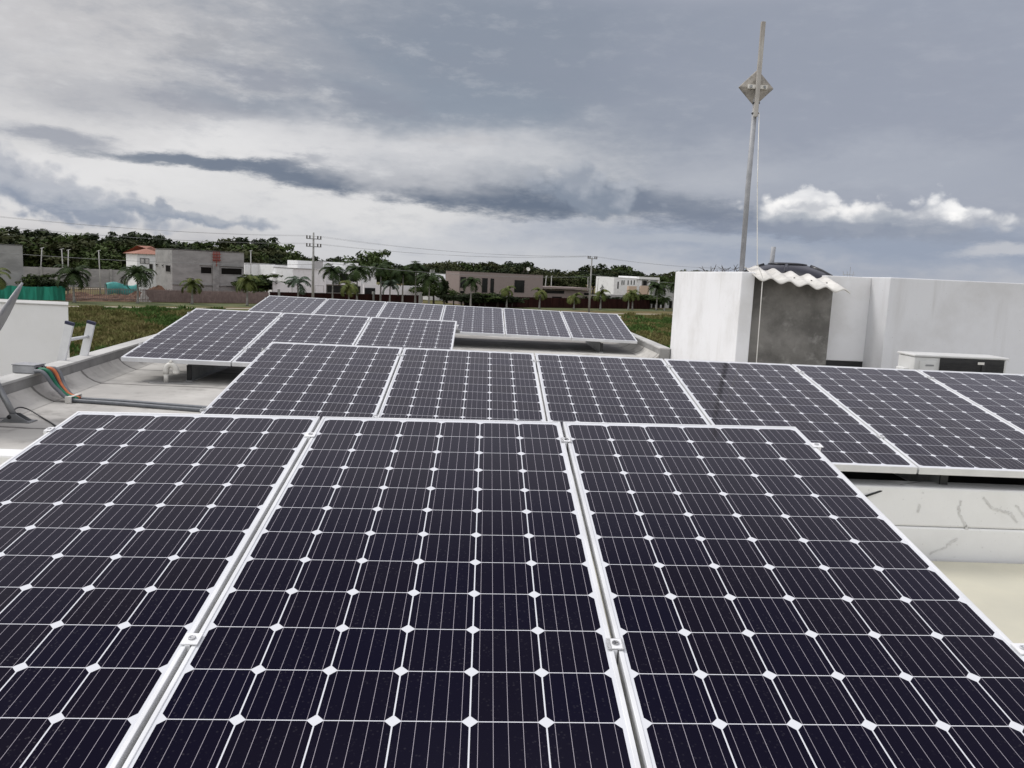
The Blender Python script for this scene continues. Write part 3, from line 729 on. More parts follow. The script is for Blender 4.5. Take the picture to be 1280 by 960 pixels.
k2 = [atZ(14,524,ROOF)+Vector((0,0,.05)), atZ(24,519,ROOF)+Vector((0,0,.055)), atZ(36,518,ROOF)+Vector((0,0,.035)), atZ(50,522,ROOF)+Vector((0,0,.010)), atZ(66,531,ROOF)+Vector((0,0,.006)), atZ(90,548,ROOF)+Vector((0,0,.006))]
c2 = []
for i in range(len(k2)-1):
    a0, a1, a2, a3 = k2[max(i-1,0)], k2[i], k2[i+1], k2[min(i+2,len(k2)-1)]
    for k in range(6):
        t = k/6; c2.append(.5*((2*a1)+(a2-a0)*t+(2*a0-5*a1+4*a2-a3)*t*t+(3*a1-a0-3*a2+a3)*t**3))
tag(MB().tube(c2, .005, 6).obj('dish_cable', 'black_plastic', None, True), 'thin black cable running from the dish foot under the near panel', 'cable')
# junction box on the parapet and conduits dropping to the roof
ZP = ROOF+.2
jx = thing('junction_box', 'small grey junction box lying on the left parapet at the conduits', 'junction box', (-3.50,6.33,ZP), R(-6))
MB().box(-.09,.09,-.065,.065,.002,.062).obj('box_body', 'light_conduit', jx, bevel=.006)
MB().box(-.094,.094,-.069,.069,.063,.071).obj('box_lid', 'light_conduit', jx, bevel=.003)
for y in (-.03,.03): MB().tube([(-.012+.10,y,.03),(.125,y,.028)], .024, 10).obj('gland', 'black_plastic', jx, True)
def conduit(name, label, dy, dz, mat, r_, end=None, lift=0.):
    pts = [(-3.395,6.32+dy,ZP+.028+lift), (-3.34,6.31+dy,ZP+.03+lift), (-3.30,6.30+dy,ZP+.0+lift), (-3.26,6.29+dy*.8,ZP-.07), (-3.215,6.27+dy*.6,ROOF+.085), (-3.16,6.25+dy*.5,ROOF+.04+dz), (-3.08,6.24+dy*.45,ROOF+.018+dz)]
    if end: pts += end
    # smooth the polyline
    P_ = [Vector(p) for p in pts]; outp = []
    for i in range(len(P_)-1):
        a0, a1, a2, a3 = P_[max(i-1,0)], P_[i], P_[i+1], P_[min(i+2,len(P_)-1)]
        for k in range(5):
            t = k/5; outp.append(.5*((2*a1)+(a2-a0)*t+(2*a0-5*a1+4*a2-a3)*t*t+(3*a1-a0-3*a2+a3)*t**3))
    outp.append(P_[-1])
    return tag(MB().tube(outp, r_, 8).obj(name, mat, None, True), label, 'conduit')
run = lambda dy, dz: [(-2.75,6.20+dy,ROOF+.017+dz), (-2.13,6.07+dy,ROOF+.017+dz), (-1.5,5.96+dy,ROOF+.017+dz), (-.4,5.85+dy,ROOF+.017+dz)]
conduit('grey_conduit', 'dark grey conduit running over the parapet and along the roof, nearest of the pair', -.10, 0, 'grey_conduit_plastic', .015, run(-.055,0))
conduit('grey_conduit', 'dark grey conduit running over the parapet and along the roof, behind the orange cable', .095, 0, 'grey_conduit_plastic', .015, run(.045,0))
conduit('thin_cable', 'thin black cable lying between the two grey conduits on the roof', 0., -.008, 'black_plastic', .008, run(-.004,-.008))
conduit('green_cable', 'green cable sleeve dropping from the parapet between two grey conduits', -.042, .008, 'green_cable', .015, None, .006)
conduit('orange_cable', 'orange cable sleeve dropping from the parapet beside the green one', .034, .008, 'orange_cable', .015, None, .006)
kl = thing('conduit_clamp', 'pale strap holding the conduits where they meet the roof', 'clamp', (-3.12,6.24,ROOF))
MB().box(-.018,.018,-.075,.075,.044,.050).obj('strap', 'white_plastic', kl)
for y in (-.09,.075): MB().box(-.022,.022,y,y+.015,.001,.052).obj('lug', 'white_plastic', kl)
tag(MB().tube([atY(1080,621,EDGE-.02), atY(1100,614,EDGE-.01)+Vector((0,0,.0)), atY(1125,607,EDGE+.03), atY(1150,603,EDGE+.12)], .006, 6).obj('black_cable', 'black_plastic', None, True), 'black cable lying over the cracked white edge wall', 'cable')
# neighbouring flat white wall beyond the left parapet
nb_ = thing('neighbour_wall', 'plain white neighbouring wall with a grey flat top beyond the ladder', 'wall', (-6.04,12,0))
MB().prism([(0,0,0), (-10,0,0), (-10,.95,0), (-.36,.70,0)], (0,0,5.825)).obj('wall', 'clean_white_paint', nb_)
MB().prism([(.01,-.012,5.826), (-10,-.012,5.826), (-10,.96,5.826), (-.35,.71,5.826)], (0,0,.016)).obj('top_screed', 'parapet_cap', nb_)

# ------------------------------------------------------------------ houses across the field (built in the street frame)
ROTS = Matrix.Rotation(S_ANG, 4, 'Z')
class House:
    def __init__(s, name, label, cat='house', x=0, d=0):
        p = onst(x, 380, d); s.o = stxy(along(p), d); s.th = thing(name, label, cat, (s.o.x, s.o.y, 0), S_ANG); s.a0 = along(p); s.d0 = d
    def loc(s, P_): v = P_ - O_F; return v.dot(SDIR)-s.a0, v.dot(NDIR)-s.d0, P_.z
    def block(s, x0, x1, y0, y1, d, depth, mat, part='wall', zb=None):
        p, q = s.loc(onst(x0, (y0), d)), s.loc(onst(x1, (y0+(x1-x0)*.045), d))
        zb_ = max(0, s.loc(onst((x0+x1)/2, y1, d))[2]) if zb is None else zb
        return MB().box(p[0], q[0], d-s.d0, d-s.d0+depth, zb_, p[2]).obj(part, mat, s.th), p, q
    def window(s, x0, y0, x1, y1, d, pane='dark_glass', frame='house_white', fw=.10, proud=.06, parent=None, part='window'):
        p, q = s.loc(onst(x0, y0, d)), s.loc(onst(x1, y1, d)); e = d-s.d0
        zt, zb_ = p[2], q[2]
        f = MB(); X0, X1 = p[0], q[0]
        f.box(X0-fw, X1+fw, e-proud, e-.002, zt, zt+fw); f.box(X0-fw, X1+fw, e-proud, e-.002, zb_-fw, zb_); f.box(X0-fw, X0, e-proud, e-.002, zb_, zt); f.box(X1, X1+fw, e-proud, e-.002, zb_, zt)
        fo = f.obj(part, frame, parent or s.th)
        MB().box(X0, X1, e-.02, e-.004, zb_, zt).obj('pane', pane, fo); return fo
    def side_window(s, x0, y0, x1, y1, aX, pane='dark_void'):
        c = SDIR.dot(O_F) + s.a0 + aX
        p, q = s.loc(hit(x0, y0, SDIR, c)), s.loc(hit(x1, y1, SDIR, c)); f = MB(); ya, yb = sorted((p[1], q[1])); zt, zb_ = p[2], q[2]
        f.box(aX-.08, aX-.002, ya-.1, yb+.1, zt, zt+.1); f.box(aX-.08, aX-.002, ya-.1, yb+.1, zb_-.1, zb_); f.box(aX-.08, aX-.002, ya-.1, ya, zb_, zt); f.box(aX-.08, aX-.002, yb, yb+.1, zb_, zt)
        fo = f.obj('window', 'block_concrete', s.th); MB().box(aX-.02, aX-.004, ya, yb, zb_, zt).obj('pane', pane, fo)
# left edge grey block
h = House('block_house', 'unfinished grey block house cropped at the left picture edge', 'house', 0, 7)
h.block(-60, 28, 303, 380, 7, 12, 'block_concrete')
h.block(-60, 28.6, 302.4, 304.2, 6.9, 12.1, 'block_concrete', 'roof_slab')
# grey unfinished house
h = House('block_house', 'unfinished grey two storey block house with black window holes and a red tie', 'house', 215, 14)
wl, p, q = h.block(215, 305, 312, 372, 14, 11, 'block_concrete')
h.block(214.6, 305.4, 311.2, 313.2, 13.9, 11.2, 'block_concrete', 'roof_edge')
h.block(266, 274, 325, 372, 13.7, .29, 'parapet_cement', 'column')
h.block(214.8, 305, 354.5, 357, 13.8, .19, 'parapet_cement', 'floor_band')
h.block(250, 305, 331, 332.6, 13.75, .24, 'parapet_cement', 'lintel')
for r_ in ((251,333.7,264.4,342), (276.5,335,302,343.6), (257,356.5,266,357.8), (271,357,275,358.5), (283,357.4,290,358.6)): h.window(*r_, 14, 'dark_void', 'block_concrete')
for r_ in ((207.5,331.5,213.6,340), (187,330,191.5,338), (195,330,197.5,332), (202.5,331,204.5,332.5)): h.side_window(*r_, p[0])
tie = MB(); a_, b_ = h.loc(onst(267,316,13.5)), h.loc(onst(274.5,327,13.5))
for k in range(5): X = a_[0]+(b_[0]-a_[0])*k/4; tie.tube([(X,-.45,b_[2]-(.8 if k==2 else 0)),(X,-.45,a_[2]+.2)], .07, 6)
for k in range(3): z = b_[2]+(a_[2]-b_[2])*(k+.5)/3; tie.tube([(a_[0]-.2,-.5,z),(b_[0]+.2,-.5,z)], .07, 6)
tie.obj('scaffold_tie', 'red_paint', h.th)
# white house with tiled roof
h = House('tiled_house', 'white house with a terracotta tiled roof left of the grey block house', 'house', 171, 34)
wl, p, q = h.block(171, 204, 317, 372, 34, 9, 'house_white')
ov = .5; X0, X1, Z0 = p[0]-ov, q[0]+ov, p[2]
rf = MB(); rf.add([(X0,-ov,Z0), (X1,-ov,Z0), (X1,9+ov,Z0), (X0,9+ov,Z0), (X0+4,4.5,Z0+1.5), (X1-4,4.5,Z0+1.5)], [(3,2,1,0), (0,1,5,4), (1,2,5), (2,3,4,5), (3,0,4)]); rf.obj('roof', 'terracotta', h.th)
for r_ in ((175.5,323,180,329), (181.5,323.5,186,329.5)): h.window(*r_, 34, 'white_cloth', 'black_plastic', .08)
h.window(176,341,190,343, 34, 'dark_glass', 'house_white')
# white modern compound
h = House('long_white_house', 'long low white house wall right of the grey block house', 'house', 306, 34)
h.block(306, 344, 329, 372, 34, 8, 'house_white'); h.block(305.6, 344.4, 328.4, 329.4, 33.9, 8.2, 'house_grey', 'roof_edge')
h = House('louvred_house', 'white house with two dark louvred bands left of the tall pole', 'house', 340, 26)
h.block(342, 368, 331.5, 375, 26, 8, 'house_white'); h.block(338, 352, 341.5, 343, 24.5, 1.4, 'house_white', 'canopy')
for r_ in ((346,334.6,362.8,338), (347,340.8,362.6,342.4), (359,346.5,363,349)): h.window(*r_, 26, 'dark_glass', 'house_white')
h = House('white_house', 'large stepped white modern house behind the tall utility pole', 'house', 366, 16)
h.block(366, 408, 335.8, 375, 16, 10, 'house_white'); h.block(408.3, 452, 338.5, 356, 19, 8, 'house_white', 'upper_wing'); h.block(372, 390, 325.5, 336, 20, 5, 'house_white', 'roof_room')
h.block(390.4, 404, 326.5, 336.3, 21, 4, 'house_grey', 'stair_tower'); h.block(404.4, 448, 327, 338.8, 25, 6, 'house_white', 'rear_wing'); h.block(366, 407.6, 335.0, 336.2, 15.8, 10.2, 'house_grey', 'coping')
h.block(408.3, 455, 355, 375, 22, 5, 'house_white', 'ground_storey')
for r_ in ((425,342,435,352), (437,343,446,352)): h.window(*r_, 19, 'dark_glass', 'house_grey')
h.window(409,357,450,366.5, 22, 'dark_glass', 'house_grey'); h.window(394,357,404,366, 16, 'house_white', 'house_grey', .06)
h = House('ramp_wall', 'low white sloping ramp wall in front of the louvred house', 'wall', 342, 12)
a_, b_ = h.loc(onst(341,349,12)), h.loc(onst(364,357,12)); MB().prism([(a_[0],0,0),(b_[0],0,0),(b_[0],0,b_[2]),(a_[0],0,a_[2])], (0,.3,0)).obj('wall', 'house_white', h.th)
h = House('small_white_house', 'small white house with two round dark openings among the palms', 'house', 453, 24)
h.block(453, 471, 332.5, 375, 24, 6, 'house_white')
for x in (459,464): h.window(x-1.3,338.7,x+1.3,341.2, 24, 'dark_void', 'house_white', .1)
h = House('garden_wall', 'low white garden wall behind the palms with a glazed box', 'wall', 455, 9)
h.block(455, 529, 355.5, 378, 9, .4, 'house_white'); h.window(456.5,360.5,468,368, 9, 'dark_glass', 'black_plastic', .12)
h = House('white_cube_house', 'white cube house with thin roof rods left of the cypress', 'house', 536, 24)
h.block(537, 557, 342, 378, 24, 6, 'house_white')
rr = MB()
for x in (538,540,542.5):
    a_ = h.loc(onst(x,337,25)); rr.tube([(a_[0],1,a_[2]-1.3),(a_[0],1,a_[2])], .07, 5)
rr.obj('roof_rods', 'pale_pole', h.th)
h = House('grey_annex', 'pale grey flat annex between the cypress and the mauve house', 'house', 562, 20)
h.block(562, 574, 351, 380, 20, 6, 'house_grey'); h.block(561.6, 574.4, 349.5, 351, 19.7, 6.4, 'house_white', 'roof_edge')
# mauve house
h = House('mauve_house', 'mauve two storey flat roofed house with tall dark windows', 'house', 574, 9)
h.block(574.5, 679, 339.2, 384, 9, 5, 'house_mauve'); h.block(574.2, 625, 338.4, 339.6, 8.9, 5.2, 'dark_void', 'roof_edge')
h.block(625.3, 679.4, 341.2, 342.2, 8.9, 5.2, 'dark_void', 'parapet_trim')
for r_ in ((575.3,346,582,360), (602.6,347.5,609,366), (613,348,617,366), (643,350,655,366), (575,363.5,580.5,367)): h.window(*r_, 9, 'dark_glass', 'house_mauve', .08)
h.block(679.6, 739, 361.5, 384, 11, 5, 'house_mauve', 'low_wing'); h.block(678.5, 741, 358.2, 361.6, 9.6, 7, 'house_mauve', 'wing_roof')
for r_ in ((681,362.6,705,367.2), (690,370.6,702,375), (730,366,738,369)): h.window(*r_, 11, 'dark_glass', 'house_mauve', .05)
rd = onst(660, 341, 12); rdt = thing('satellite_dish', 'small white dish on a stub on the mauve house roof', 'satellite dish', (rd.x,rd.y,rd.z-.1), S_ANG)
do = bowl(.42,.10,.02).obj('reflector', 'white_plastic', rdt, True); do.location = (0,0,.85); do.rotation_euler = (R(60),0,R(-20)); MB().tube([(0,0,0),(0,0,.8)], .05, 8).obj('stub', 'pale_pole', rdt, True)
# right white house
h = House('slit_window_house', 'white house with narrow slit windows and an open porch at the right', 'house', 768, 30)
h.block(768, 799, 346.3, 378, 30, 7, 'house_white')
for x in (777.4,779.8,785,789,792.6): h.window(x-.5,350.4,x+.5,356, 30, 'dark_glass', 'house_white', .05)
h.window(771.8,352,773,361, 30, 'dark_glass', 'house_white', .05)
h.block(799.3, 824.6, 345.8, 349.5, 29, 8, 'house_white', 'porch_roof'); h.block(799.3, 802.5, 349.6, 372, 29.4, .6, 'house_white', 'porch_column'); h.block(811, 812.6, 350, 372, 29.4, .6, 'house_white', 'porch_column'); h.block(822.8, 824.6, 350.2, 372, 29.4, .6, 'house_white', 'porch_column')
h.block(799.3, 824, 350, 372, 34, .4, 'house_grey', 'porch_back'); h.block(801, 824, 357, 380, 28, .4, 'house_peach', 'porch_wall')
h.window(804,351,810,357, 34, 'dark_glass', 'house_white', .05); h.window(813,351,822,357, 34, 'dark_glass', 'house_white', .05)
h = House('peach_wall', 'small peach coloured wall below the slit windows', 'wall', 786, 22); h.block(786, 796, 357.5, 378, 22, .6, 'house_peach')
h = House('low_shed', 'low grey shed with a dark band behind the maroon fence', 'shed', 763, 10); h.block(763, 782, 368, 388, 10, 4, 'house_grey'); h.window(768,371.5,780,373.2, 10, 'dark_void', 'house_grey', .05)
h = House('compound_wall', 'pale grey compound wall at the right beside the tall white wall', 'wall', 816, 5); h.block(814, 870, 356.5, 392, 5, .5, 'house_grey')
for x in (817,823,829,838): h.window(x-1.6,376,x+1.6,386, 5, 'dark_void', 'house_grey', .05, part='opening')

# ------------------------------------------------------------------ fences
def fence_thing(name, label, x0, x1, d=0): 
    a0, a1 = along(onst(x0,380,d)), along(onst(x1,380,d)); p = stxy(a0, d)
    return thing(name, label, 'fence', (p.x,p.y,0), S_ANG), a1-a0
th, L_ = fence_thing('mesh_fence', 'fence hung with sagging green mesh cloth at the left', -90, 82)
cl = MB(); rnd = random.Random(12); nseg = int(L_/.35)
for i in range(nseg+1):
    x = L_*i/nseg; top = 2.05 - .16*abs(math.sin(x*.42)) + rnd.uniform(-.05,.05); yo = .07*math.sin(x*5)
    cl.v += [(x, -.08+yo, .1), (x, -.08+yo, top), (x, -.04+yo, top), (x, -.04+yo, .1)]
for i in range(nseg):
    a = 4*i; cl.f += [(a, a+4, a+5, a+1), (a+1, a+5, a+6, a+2), (a+2, a+6, a+7, a+3)]
cl.obj('cloth', 'green_mesh_cloth', th)
for k in range(int(L_/5.2)+1): MB().box(L_-k*5.2-.16, L_-k*5.2, 0, .16, 0, 2.1).obj('post', 'post_cement', th)
th, L_ = fence_thing('rail_fence', 'rusty brown upright rail fence along the verge, left of the dark boards', 82.5, 336)
ra = MB(); x = .15; step = .22
while x < L_: ra.box(x, x+.07, -.02, .02, .08, 1.95+.05*math.sin(x*3)); x += step
rails = ra.obj('uprights', 'brown_rails', th)
for z in (.35, 1.7): MB().box(0, L_, .025, .07, z, z+.07).obj('crossbar', 'brown_rails', th)
for x in (29.5, 46.): MB().box(x, x+.35, -.1, .25, 0, 2.35).obj('post', 'post_cement', th)
a_ = along(onst(185,380,3)); 
bk = fence_thing('backing_wall', 'brown board screen behind the rail fence below the grey block house', 183, 336, 1.2); MB().box(0, bk[1], 0, .12, 0, 1.75).obj('boards', 'brown_rails', bk[0])
th, L_ = fence_thing('board_fence', 'dark maroon board fence in front of the white houses', 337, 523)
MB().box(0, L_, -.04, .04, 0, 1.9).obj('boards', 'maroon_boards', th)
for k in range(int(L_/3)+1): MB().box(k*3, k*3+.10, -.10, -.045, 0, 1.95).obj('post', 'maroon_boards', th)
MB().box(L_+.1, L_+.6, -.1, .4, 0, 2.3).obj('end_pillar', 'post_cement', th)
th, L_ = fence_thing('board_fence', 'dark maroon board fence in front of the mauve house', 580, 812)
MB().box(0, L_, -.04, .04, 0, 2.0).obj('boards', 'maroon_boards', th)
for k in range(int(L_/3)+1): MB().box(k*3, k*3+.10, -.10, -.045, 0, 2.05).obj('post', 'maroon_boards', th)
th, L_ = fence_thing('boundary_wall', 'long grey boundary wall with pale pilasters far behind the left palms', 20, 172, 52)
MB().box(0, L_, 0, .3, 0, 3.6).obj('wall', 'block_concrete', th)
for k in range(int(L_/4)+1): MB().box(k*4, k*4+.45, -.25, -.005, 0, 3.7).obj('pilaster', 'post_cement', th)

# ------------------------------------------------------------------ poles and wires
A_POLE = stxy(along(onst(391,380,-13)), -13); B_POLE = Vector((19.64,146.96,0)); L_POLE = A_POLE*2 - B_POLE + Vector((2,1,0)); R_POLE = B_POLE*2 - A_POLE
def utility_pole(p, hgt, label, low=True):
    th = thing('utility_pole', label, 'utility pole', (p.x,p.y,0), S_ANG)
    MB().tube([(0,0,0),(0,0,hgt)], [.21,.12], 10).obj('pole', 'post_cement', th, True)
    lev = (hgt-.9, hgt-2.0) if low else (hgt-.25,)
    for z in lev:
        MB().box(-1.15, 1.15, -.18, -.08, z-.06, z+.06).obj('crossarm', 'wire_metal', th)
        for x in (-1.05,-.6,.6,1.05): MB().tube([(x,-.13,z+.06),(x,-.13,z+.45)], .10, 8).obj('insulator', 'bark', th, True)
    return th, lev
hA, hB = 11.0, 10.0
_, levA = utility_pole(A_POLE, 11.0, 'tall utility pole with two crossarms of insulators before the white houses')
_, levB = utility_pole(B_POLE, 10.0, 'utility pole with one crossarm right of the mauve house', False)
_, levL = utility_pole(L_POLE, 11.6, 'utility pole beyond the left picture edge'); _, levR = utility_pole(R_POLE, 10.0, 'utility pole hidden behind the white wall', False)
lamp = MB().box(.0,1.6,-.1,.1,6.0,6.12).obj('street_arm', 'pale_pole'); 
lamp.location = B_POLE; lamp.rotation_euler = (0,0,S_ANG); tag(lamp, 'short pale arm on the right utility pole', 'arm')
lamp.location.z = -2.9
def wire(p, q, sag, label, r_=.012):
    pts = [p.lerp(q, t/16) - Vector((0,0,sag*4*(t/16)*(1-t/16))) for t in range(17)]
    tag(MB().tube(pts, r_, 5).obj('power_line', 'wire_metal', None, True), label, 'wire', 'overhead power lines')
def att(pole, z, x): return pole + SDIR*x + Vector((0,0,z))
for nm, (pa_, la), (pb2, lb) in (('left of the tall pole', (L_POLE,levL), (A_POLE,levA)), ('between the two poles', (A_POLE,levA), (B_POLE,levB)), ('right of the second pole', (B_POLE,levB), (R_POLE,levR))):
    for i in range(2):
        za, zb_ = la[min(i,len(la)-1)]+.45, lb[min(i,len(lb)-1)]+.45
        for x in (-1.05, 1.05): wire(att(pa_,za,x)-NDIR*.13, att(pb2,zb_,x)-NDIR*.13, .9, f'thin overhead power line {nm}, ' + ('upper pair' if i == 0 else 'lower pair'))
    wire(att(pa_,6.9,0)-NDIR*.2, att(pb2,6.5,0)-NDIR*.2, .8, f'lowest overhead cable {nm}', .024)
def slim(x, yt, yb, d, lean, label, r_=.09, arm=False):
    p = onst(x, yb, d); q = onst(x+lean, yt, d)
    th = thing('slim_post', label, 'post', (p.x,p.y,0), S_ANG, 'pale posts beyond the left fence' if x < 200 else 'pale posts by the low wing')
    v = q - Vector((p.x,p.y,0)); MB().tube([(0,0,0),(v.dot(SDIR)*.4,0,q.z*.55),(v.dot(SDIR),0,q.z)], [r_*1.2,r_,r_*.8], 7).obj('shaft', 'pale_pole', th, True)
    MB().tube([(v.dot(SDIR)-.25,0,q.z-.15),(v.dot(SDIR)+.3,0,q.z+.05)], r_*.6, 6).obj('hook', 'pale_pole', th, True)
for x, yt, yb, le, lb_ in ((49.5,309.5,345,3,'pale slim post leaning right, nearest the grey block at the left edge'), (79.5,311,347,-2.5,'pale slim post leaning left, one of a close pair'), (84.5,312,350,1,'pale slim post upright in the close pair'), (125.5,313,358,-2.2,'pale slim post standing alone left of the teal tarp')):
    slim(x, yt, yb, 18, le, lb_)
for x, yt, yb, le, lb_ in ((681,345,360,2,'thin post just right of the mauve house'), (689,345,360,.5,'thin post over the low mauve wing'), (746,348,368,2,'pale post right of the second utility pole'), (735,347,366,0,'pale post left of the second utility pole'), (313.5,313,330,0,'thin post above the long low white house')):
    slim(x, yt, yb, 26, le, lb_, .1)

# ------------------------------------------------------------------ building site bits
tp = onst(152, 371, 6); tpt = thing('tarp_shelter', 'teal tarp draped over poles behind the rail fence', 'tarp', (tp.x,tp.y,0), S_ANG)
tm = MB(); rnd = random.Random(9); nu, nv = 14, 10
for j in range(nv+1):
    for i in range(nu+1):
        u, v = i/nu, j/nv; z = 2.35 + .25*math.sin(u*6) - 1.6*max(0,(abs(v-.5)-.28)/.22)**1.3 + rnd.uniform(-.05,.05)
        tm.v.append((-2.1+4.2*u, -1.2+2.4*v, z))
for j in range(nv):
    for i in range(nu): a = j*(nu+1)+i; tm.f.append((a, a+1, a+nu+2, a+nu+1))
to = tm.obj('tarp', 'teal_tarp', tpt, True); sm = to.modifiers.new('solid', 'SOLIDIFY'); sm.thickness = .03
for x in (-2,2):
    for y in (-.55,.55): MB().tube([(x,y,0),(x,y,2.3)], .06, 6).obj('pole', 'pale_pole', tpt)
def heap(name, label, c, sx, sy, sz, mat, seed):
    m_ = MB(); rn_ = random.Random(seed); n_ = 18; k_ = 7
    for j in range(k_):
        r_ = 1 - j/(k_-1)
        for i in range(n_):
            a = 2*math.pi*i/n_; q_ = rn_.uniform(.85,1.15); m_.v.append((sx*r_*math.cos(a)*q_, sy*r_*math.sin(a)*q_, sz*(1-r_**1.5)*rn_.uniform(.8,1.1)))
    for j in range(k_-1):
        for i in range(n_): m_.f.append((j*n_+i, j*n_+(i+1)%n_, (j+1)*n_+(i+1)%n_, (j+1)*n_+i))
    o = m_.obj(name, mat); o.location = c; o.rotation_euler = (0,0,S_ANG); return tag(o, label, 'heap')
for x, d, sx, sz, lb_ in ((100,4,4,1.1,'low red earth heap behind the left palm'), (128,3,4,.9,'low red earth heap left of the teal tarp'), (172,4,2.4,1.5,'red earth heap behind the second palm'), (197,5,3.4,2.2,'tall brown earth heap below the grey block house'), (150,2.6,3.4,1.0,'brown earth heap in front of the teal tarp')):
    c_ = onst(x, 372, d); heap('earth_heap', lb_, (c_.x,c_.y,0), sx, 1.6, sz, 'earth', int(x))
c_ = onst(181, 374, 1.5); sk = heap('white_sheet', 'white cloth sheet hung in a peak behind the rail fence', (c_.x,c_.y,0), .9, .5, 1.9, 'white_cloth', 77); sk['category'] = 'cloth'

# ------------------------------------------------------------------ trees
def crown_mesh(seed, rx_, ry_, rz_, ncl, nleaf, leaf, flat=.35):
    rn_ = random.Random(seed); m_ = MB()
    cl_ = []
    for k in range(ncl):
        while True:
            p = Vector((rn_.uniform(-1,1), rn_.uniform(-1,1), rn_.uniform(-.75,1)))
            if .25 < p.length < 1: break
        p = p*(.55+.45*rn_.random()); cl_.append((Vector((p.x*rx_, p.y*ry_, p.z*rz_)), rn_.uniform(.16,.36)))
    for c, s_ in cl_:
        for k in range(nleaf):
            d = Vector((rn_.gauss(0,1), rn_.gauss(0,1), rn_.gauss(0,1))); d = d.normalized()*rn_.random()**.4
            p = c + Vector((d.x*rx_*s_, d.y*ry_*s_, d.z*rz_*s_*.8))
            nn = (d*.7 + Vector((rn_.uniform(-1,1), rn_.uniform(-1,1), rn_.uniform(-.2,1.2)))).normalized(); u = nn.orthogonal().normalized(); v = nn.cross(u)
            a = rn_.uniform(0, 6.28); u, v = u*math.cos(a)+v*math.sin(a), v*math.cos(a)-u*math.sin(a); q_ = leaf*rn_.uniform(.6,1.3)
            m_.add([p-u*q_, p-v*q_*.5, p+u*q_, p+v*q_*.5], [(0,1,2,3)])
    return m_, cl_
def make_tree(seed, rad, zc, rz_, mat, ncl=26, nleaf=70, leaf=.46):
    m_, cl_ = crown_mesh(seed, rad, rad*.9, rz_, ncl, nleaf, leaf)
    th = thing('tree', '', 'tree'); o = m_.obj('crown', mat, th); o.location = (0,0,zc)
    t = MB(); t.tube([(0,0,0),(.1,0,zc*.5),(0,.1,zc)], [.32,.24,.12], 8); rn_ = random.Random(seed+1)
    for c, s_ in cl_[:9]: t.tube([(0,.05,zc*(.45+.4*rn_.random())), Vector((0,0,zc))+c*.55, Vector((0,0,zc))+c], [.13,.08,.03], 5)
    t.obj('trunk', 'bark', th); return th
PROTO = [make_tree(1,6.0,7.0,4.6,'leaf_dark',30,75), make_tree(2,7.2,6.6,4.0,'leaf_dark',34,75), make_tree(3,5.2,7.6,5.2,'leaf_dark',28,75), make_tree(4,6.4,6.2,4.2,'leaf_mid',30,70), make_tree(5,6.8,6.4,3.8,'leaf_olive',30,70), make_tree(6,4.6,8.4,4.0,'leaf_dark',15,55,.36)]
used = set()
TOPS = [(-40,280),(0,284),(30,285),(60,291),(90,290),(130,296),(150,291),(185,291),(215,299),(245,301),(275,300),(300,297),(330,297),(350,305),(368,318),(395,320),(425,322),(445,322),(470,320),(500,333),(530,330),(560,326),(590,330),(620,331),(650,332),(680,340),(710,341),(735,336),(760,335),(785,337),(810,345),(830,346),(860,340),(900,345)]
def topline(x):
    for (x0,y0),(x1,y1) in zip(TOPS, TOPS[1:]):
        if x0 <= x <= x1: return y0+(y1-y0)*(x-x0)/(x1-x0) - (3.2 if x < 600 else 6.0)
    return 330
HGT = [11.6,10.6,12.8,10.4,10.2,12.4]
def put_tree(x, ytop, d, kind, label, group, wide=1.):
    p = onst(x, 380, d); top = onst(x, ytop, d).z; o = PROTO[kind] if kind not in used else copy_tree(PROTO[kind]); used.add(kind)
    s_ = top/HGT[kind]; o.location = (p.x,p.y,0); o.scale = (s_*wide, s_*wide, s_); o.rotation_euler = (0,0,random.Random(int(x*7+d)).uniform(0,6.28)); return tag(o, label, 'tree', group)
rt = random.Random(21)
KN = ['dense dark green tree in the far treeline', 'broad dark green tree in the far treeline', 'taller dark green tree in the far treeline', 'lighter green tree in the far treeline', 'olive green spreading tree in the far treeline', 'thin open crowned dark tree in the far treeline']
x = -60
while x < 900:                                   # back row sets the skyline
    k = rt.choice([0,0,1,1,2,2,3,4,5] if x < 480 else [0,1,1,3,4,4,5]); put_tree(x, topline(x)+rt.uniform(-1.5,3.5), 95+rt.uniform(-12,20), k, KN[k], 'trees of the far treeline', rt.uniform(.95,1.35)); x += rt.uniform(11,17)
x = -70
while x < 890:                                   # lower front row closes the gaps
    if True:
        k = rt.choice([0,1,3,4]); put_tree(x, topline(x)+7+rt.uniform(-3,6), 66+rt.uniform(-5,8), k, KN[k].replace('in the far treeline', 'standing before the treeline'), 'trees before the far treeline', rt.uniform(1.2,1.7))
    x += rt.uniform(14,21)
put_tree(204, 285, 100, 5, 'slender dark tree standing above the treeline over the grey block house', None, .45)
put_tree(466, 309, 58, 3, 'rounded bright topped tree above the white houses right of the tall pole', None, 1.1)
put_tree(652, 321, 62, 5, 'sparse open tree standing above the mauve house roof', None, .9)
put_tree(755, 334, 74, 4, 'wide grey green tree crown left of the slit window house', None, 1.25)
put_tree(757, 340, 34, 2, 'leafy dark tree touching the slit window house', None, .62)
put_tree(514, 335, 26, 3, 'bushy mid green tree behind the low white garden wall', None, .8)
put_tree(530, 332, 40, 0, 'dark tree behind the white cube house', None, 1.1)
put_tree(845, 340, 50, 3, 'yellow green tree peeping past the tall white wall', None, .8)
put_tree(120, 318, 58, 3, 'mid green bushy tree behind the boundary wall', None, 1.6)
put_tree(85, 322, 60, 4, 'olive bushy tree behind the boundary wall', None, 1.6)
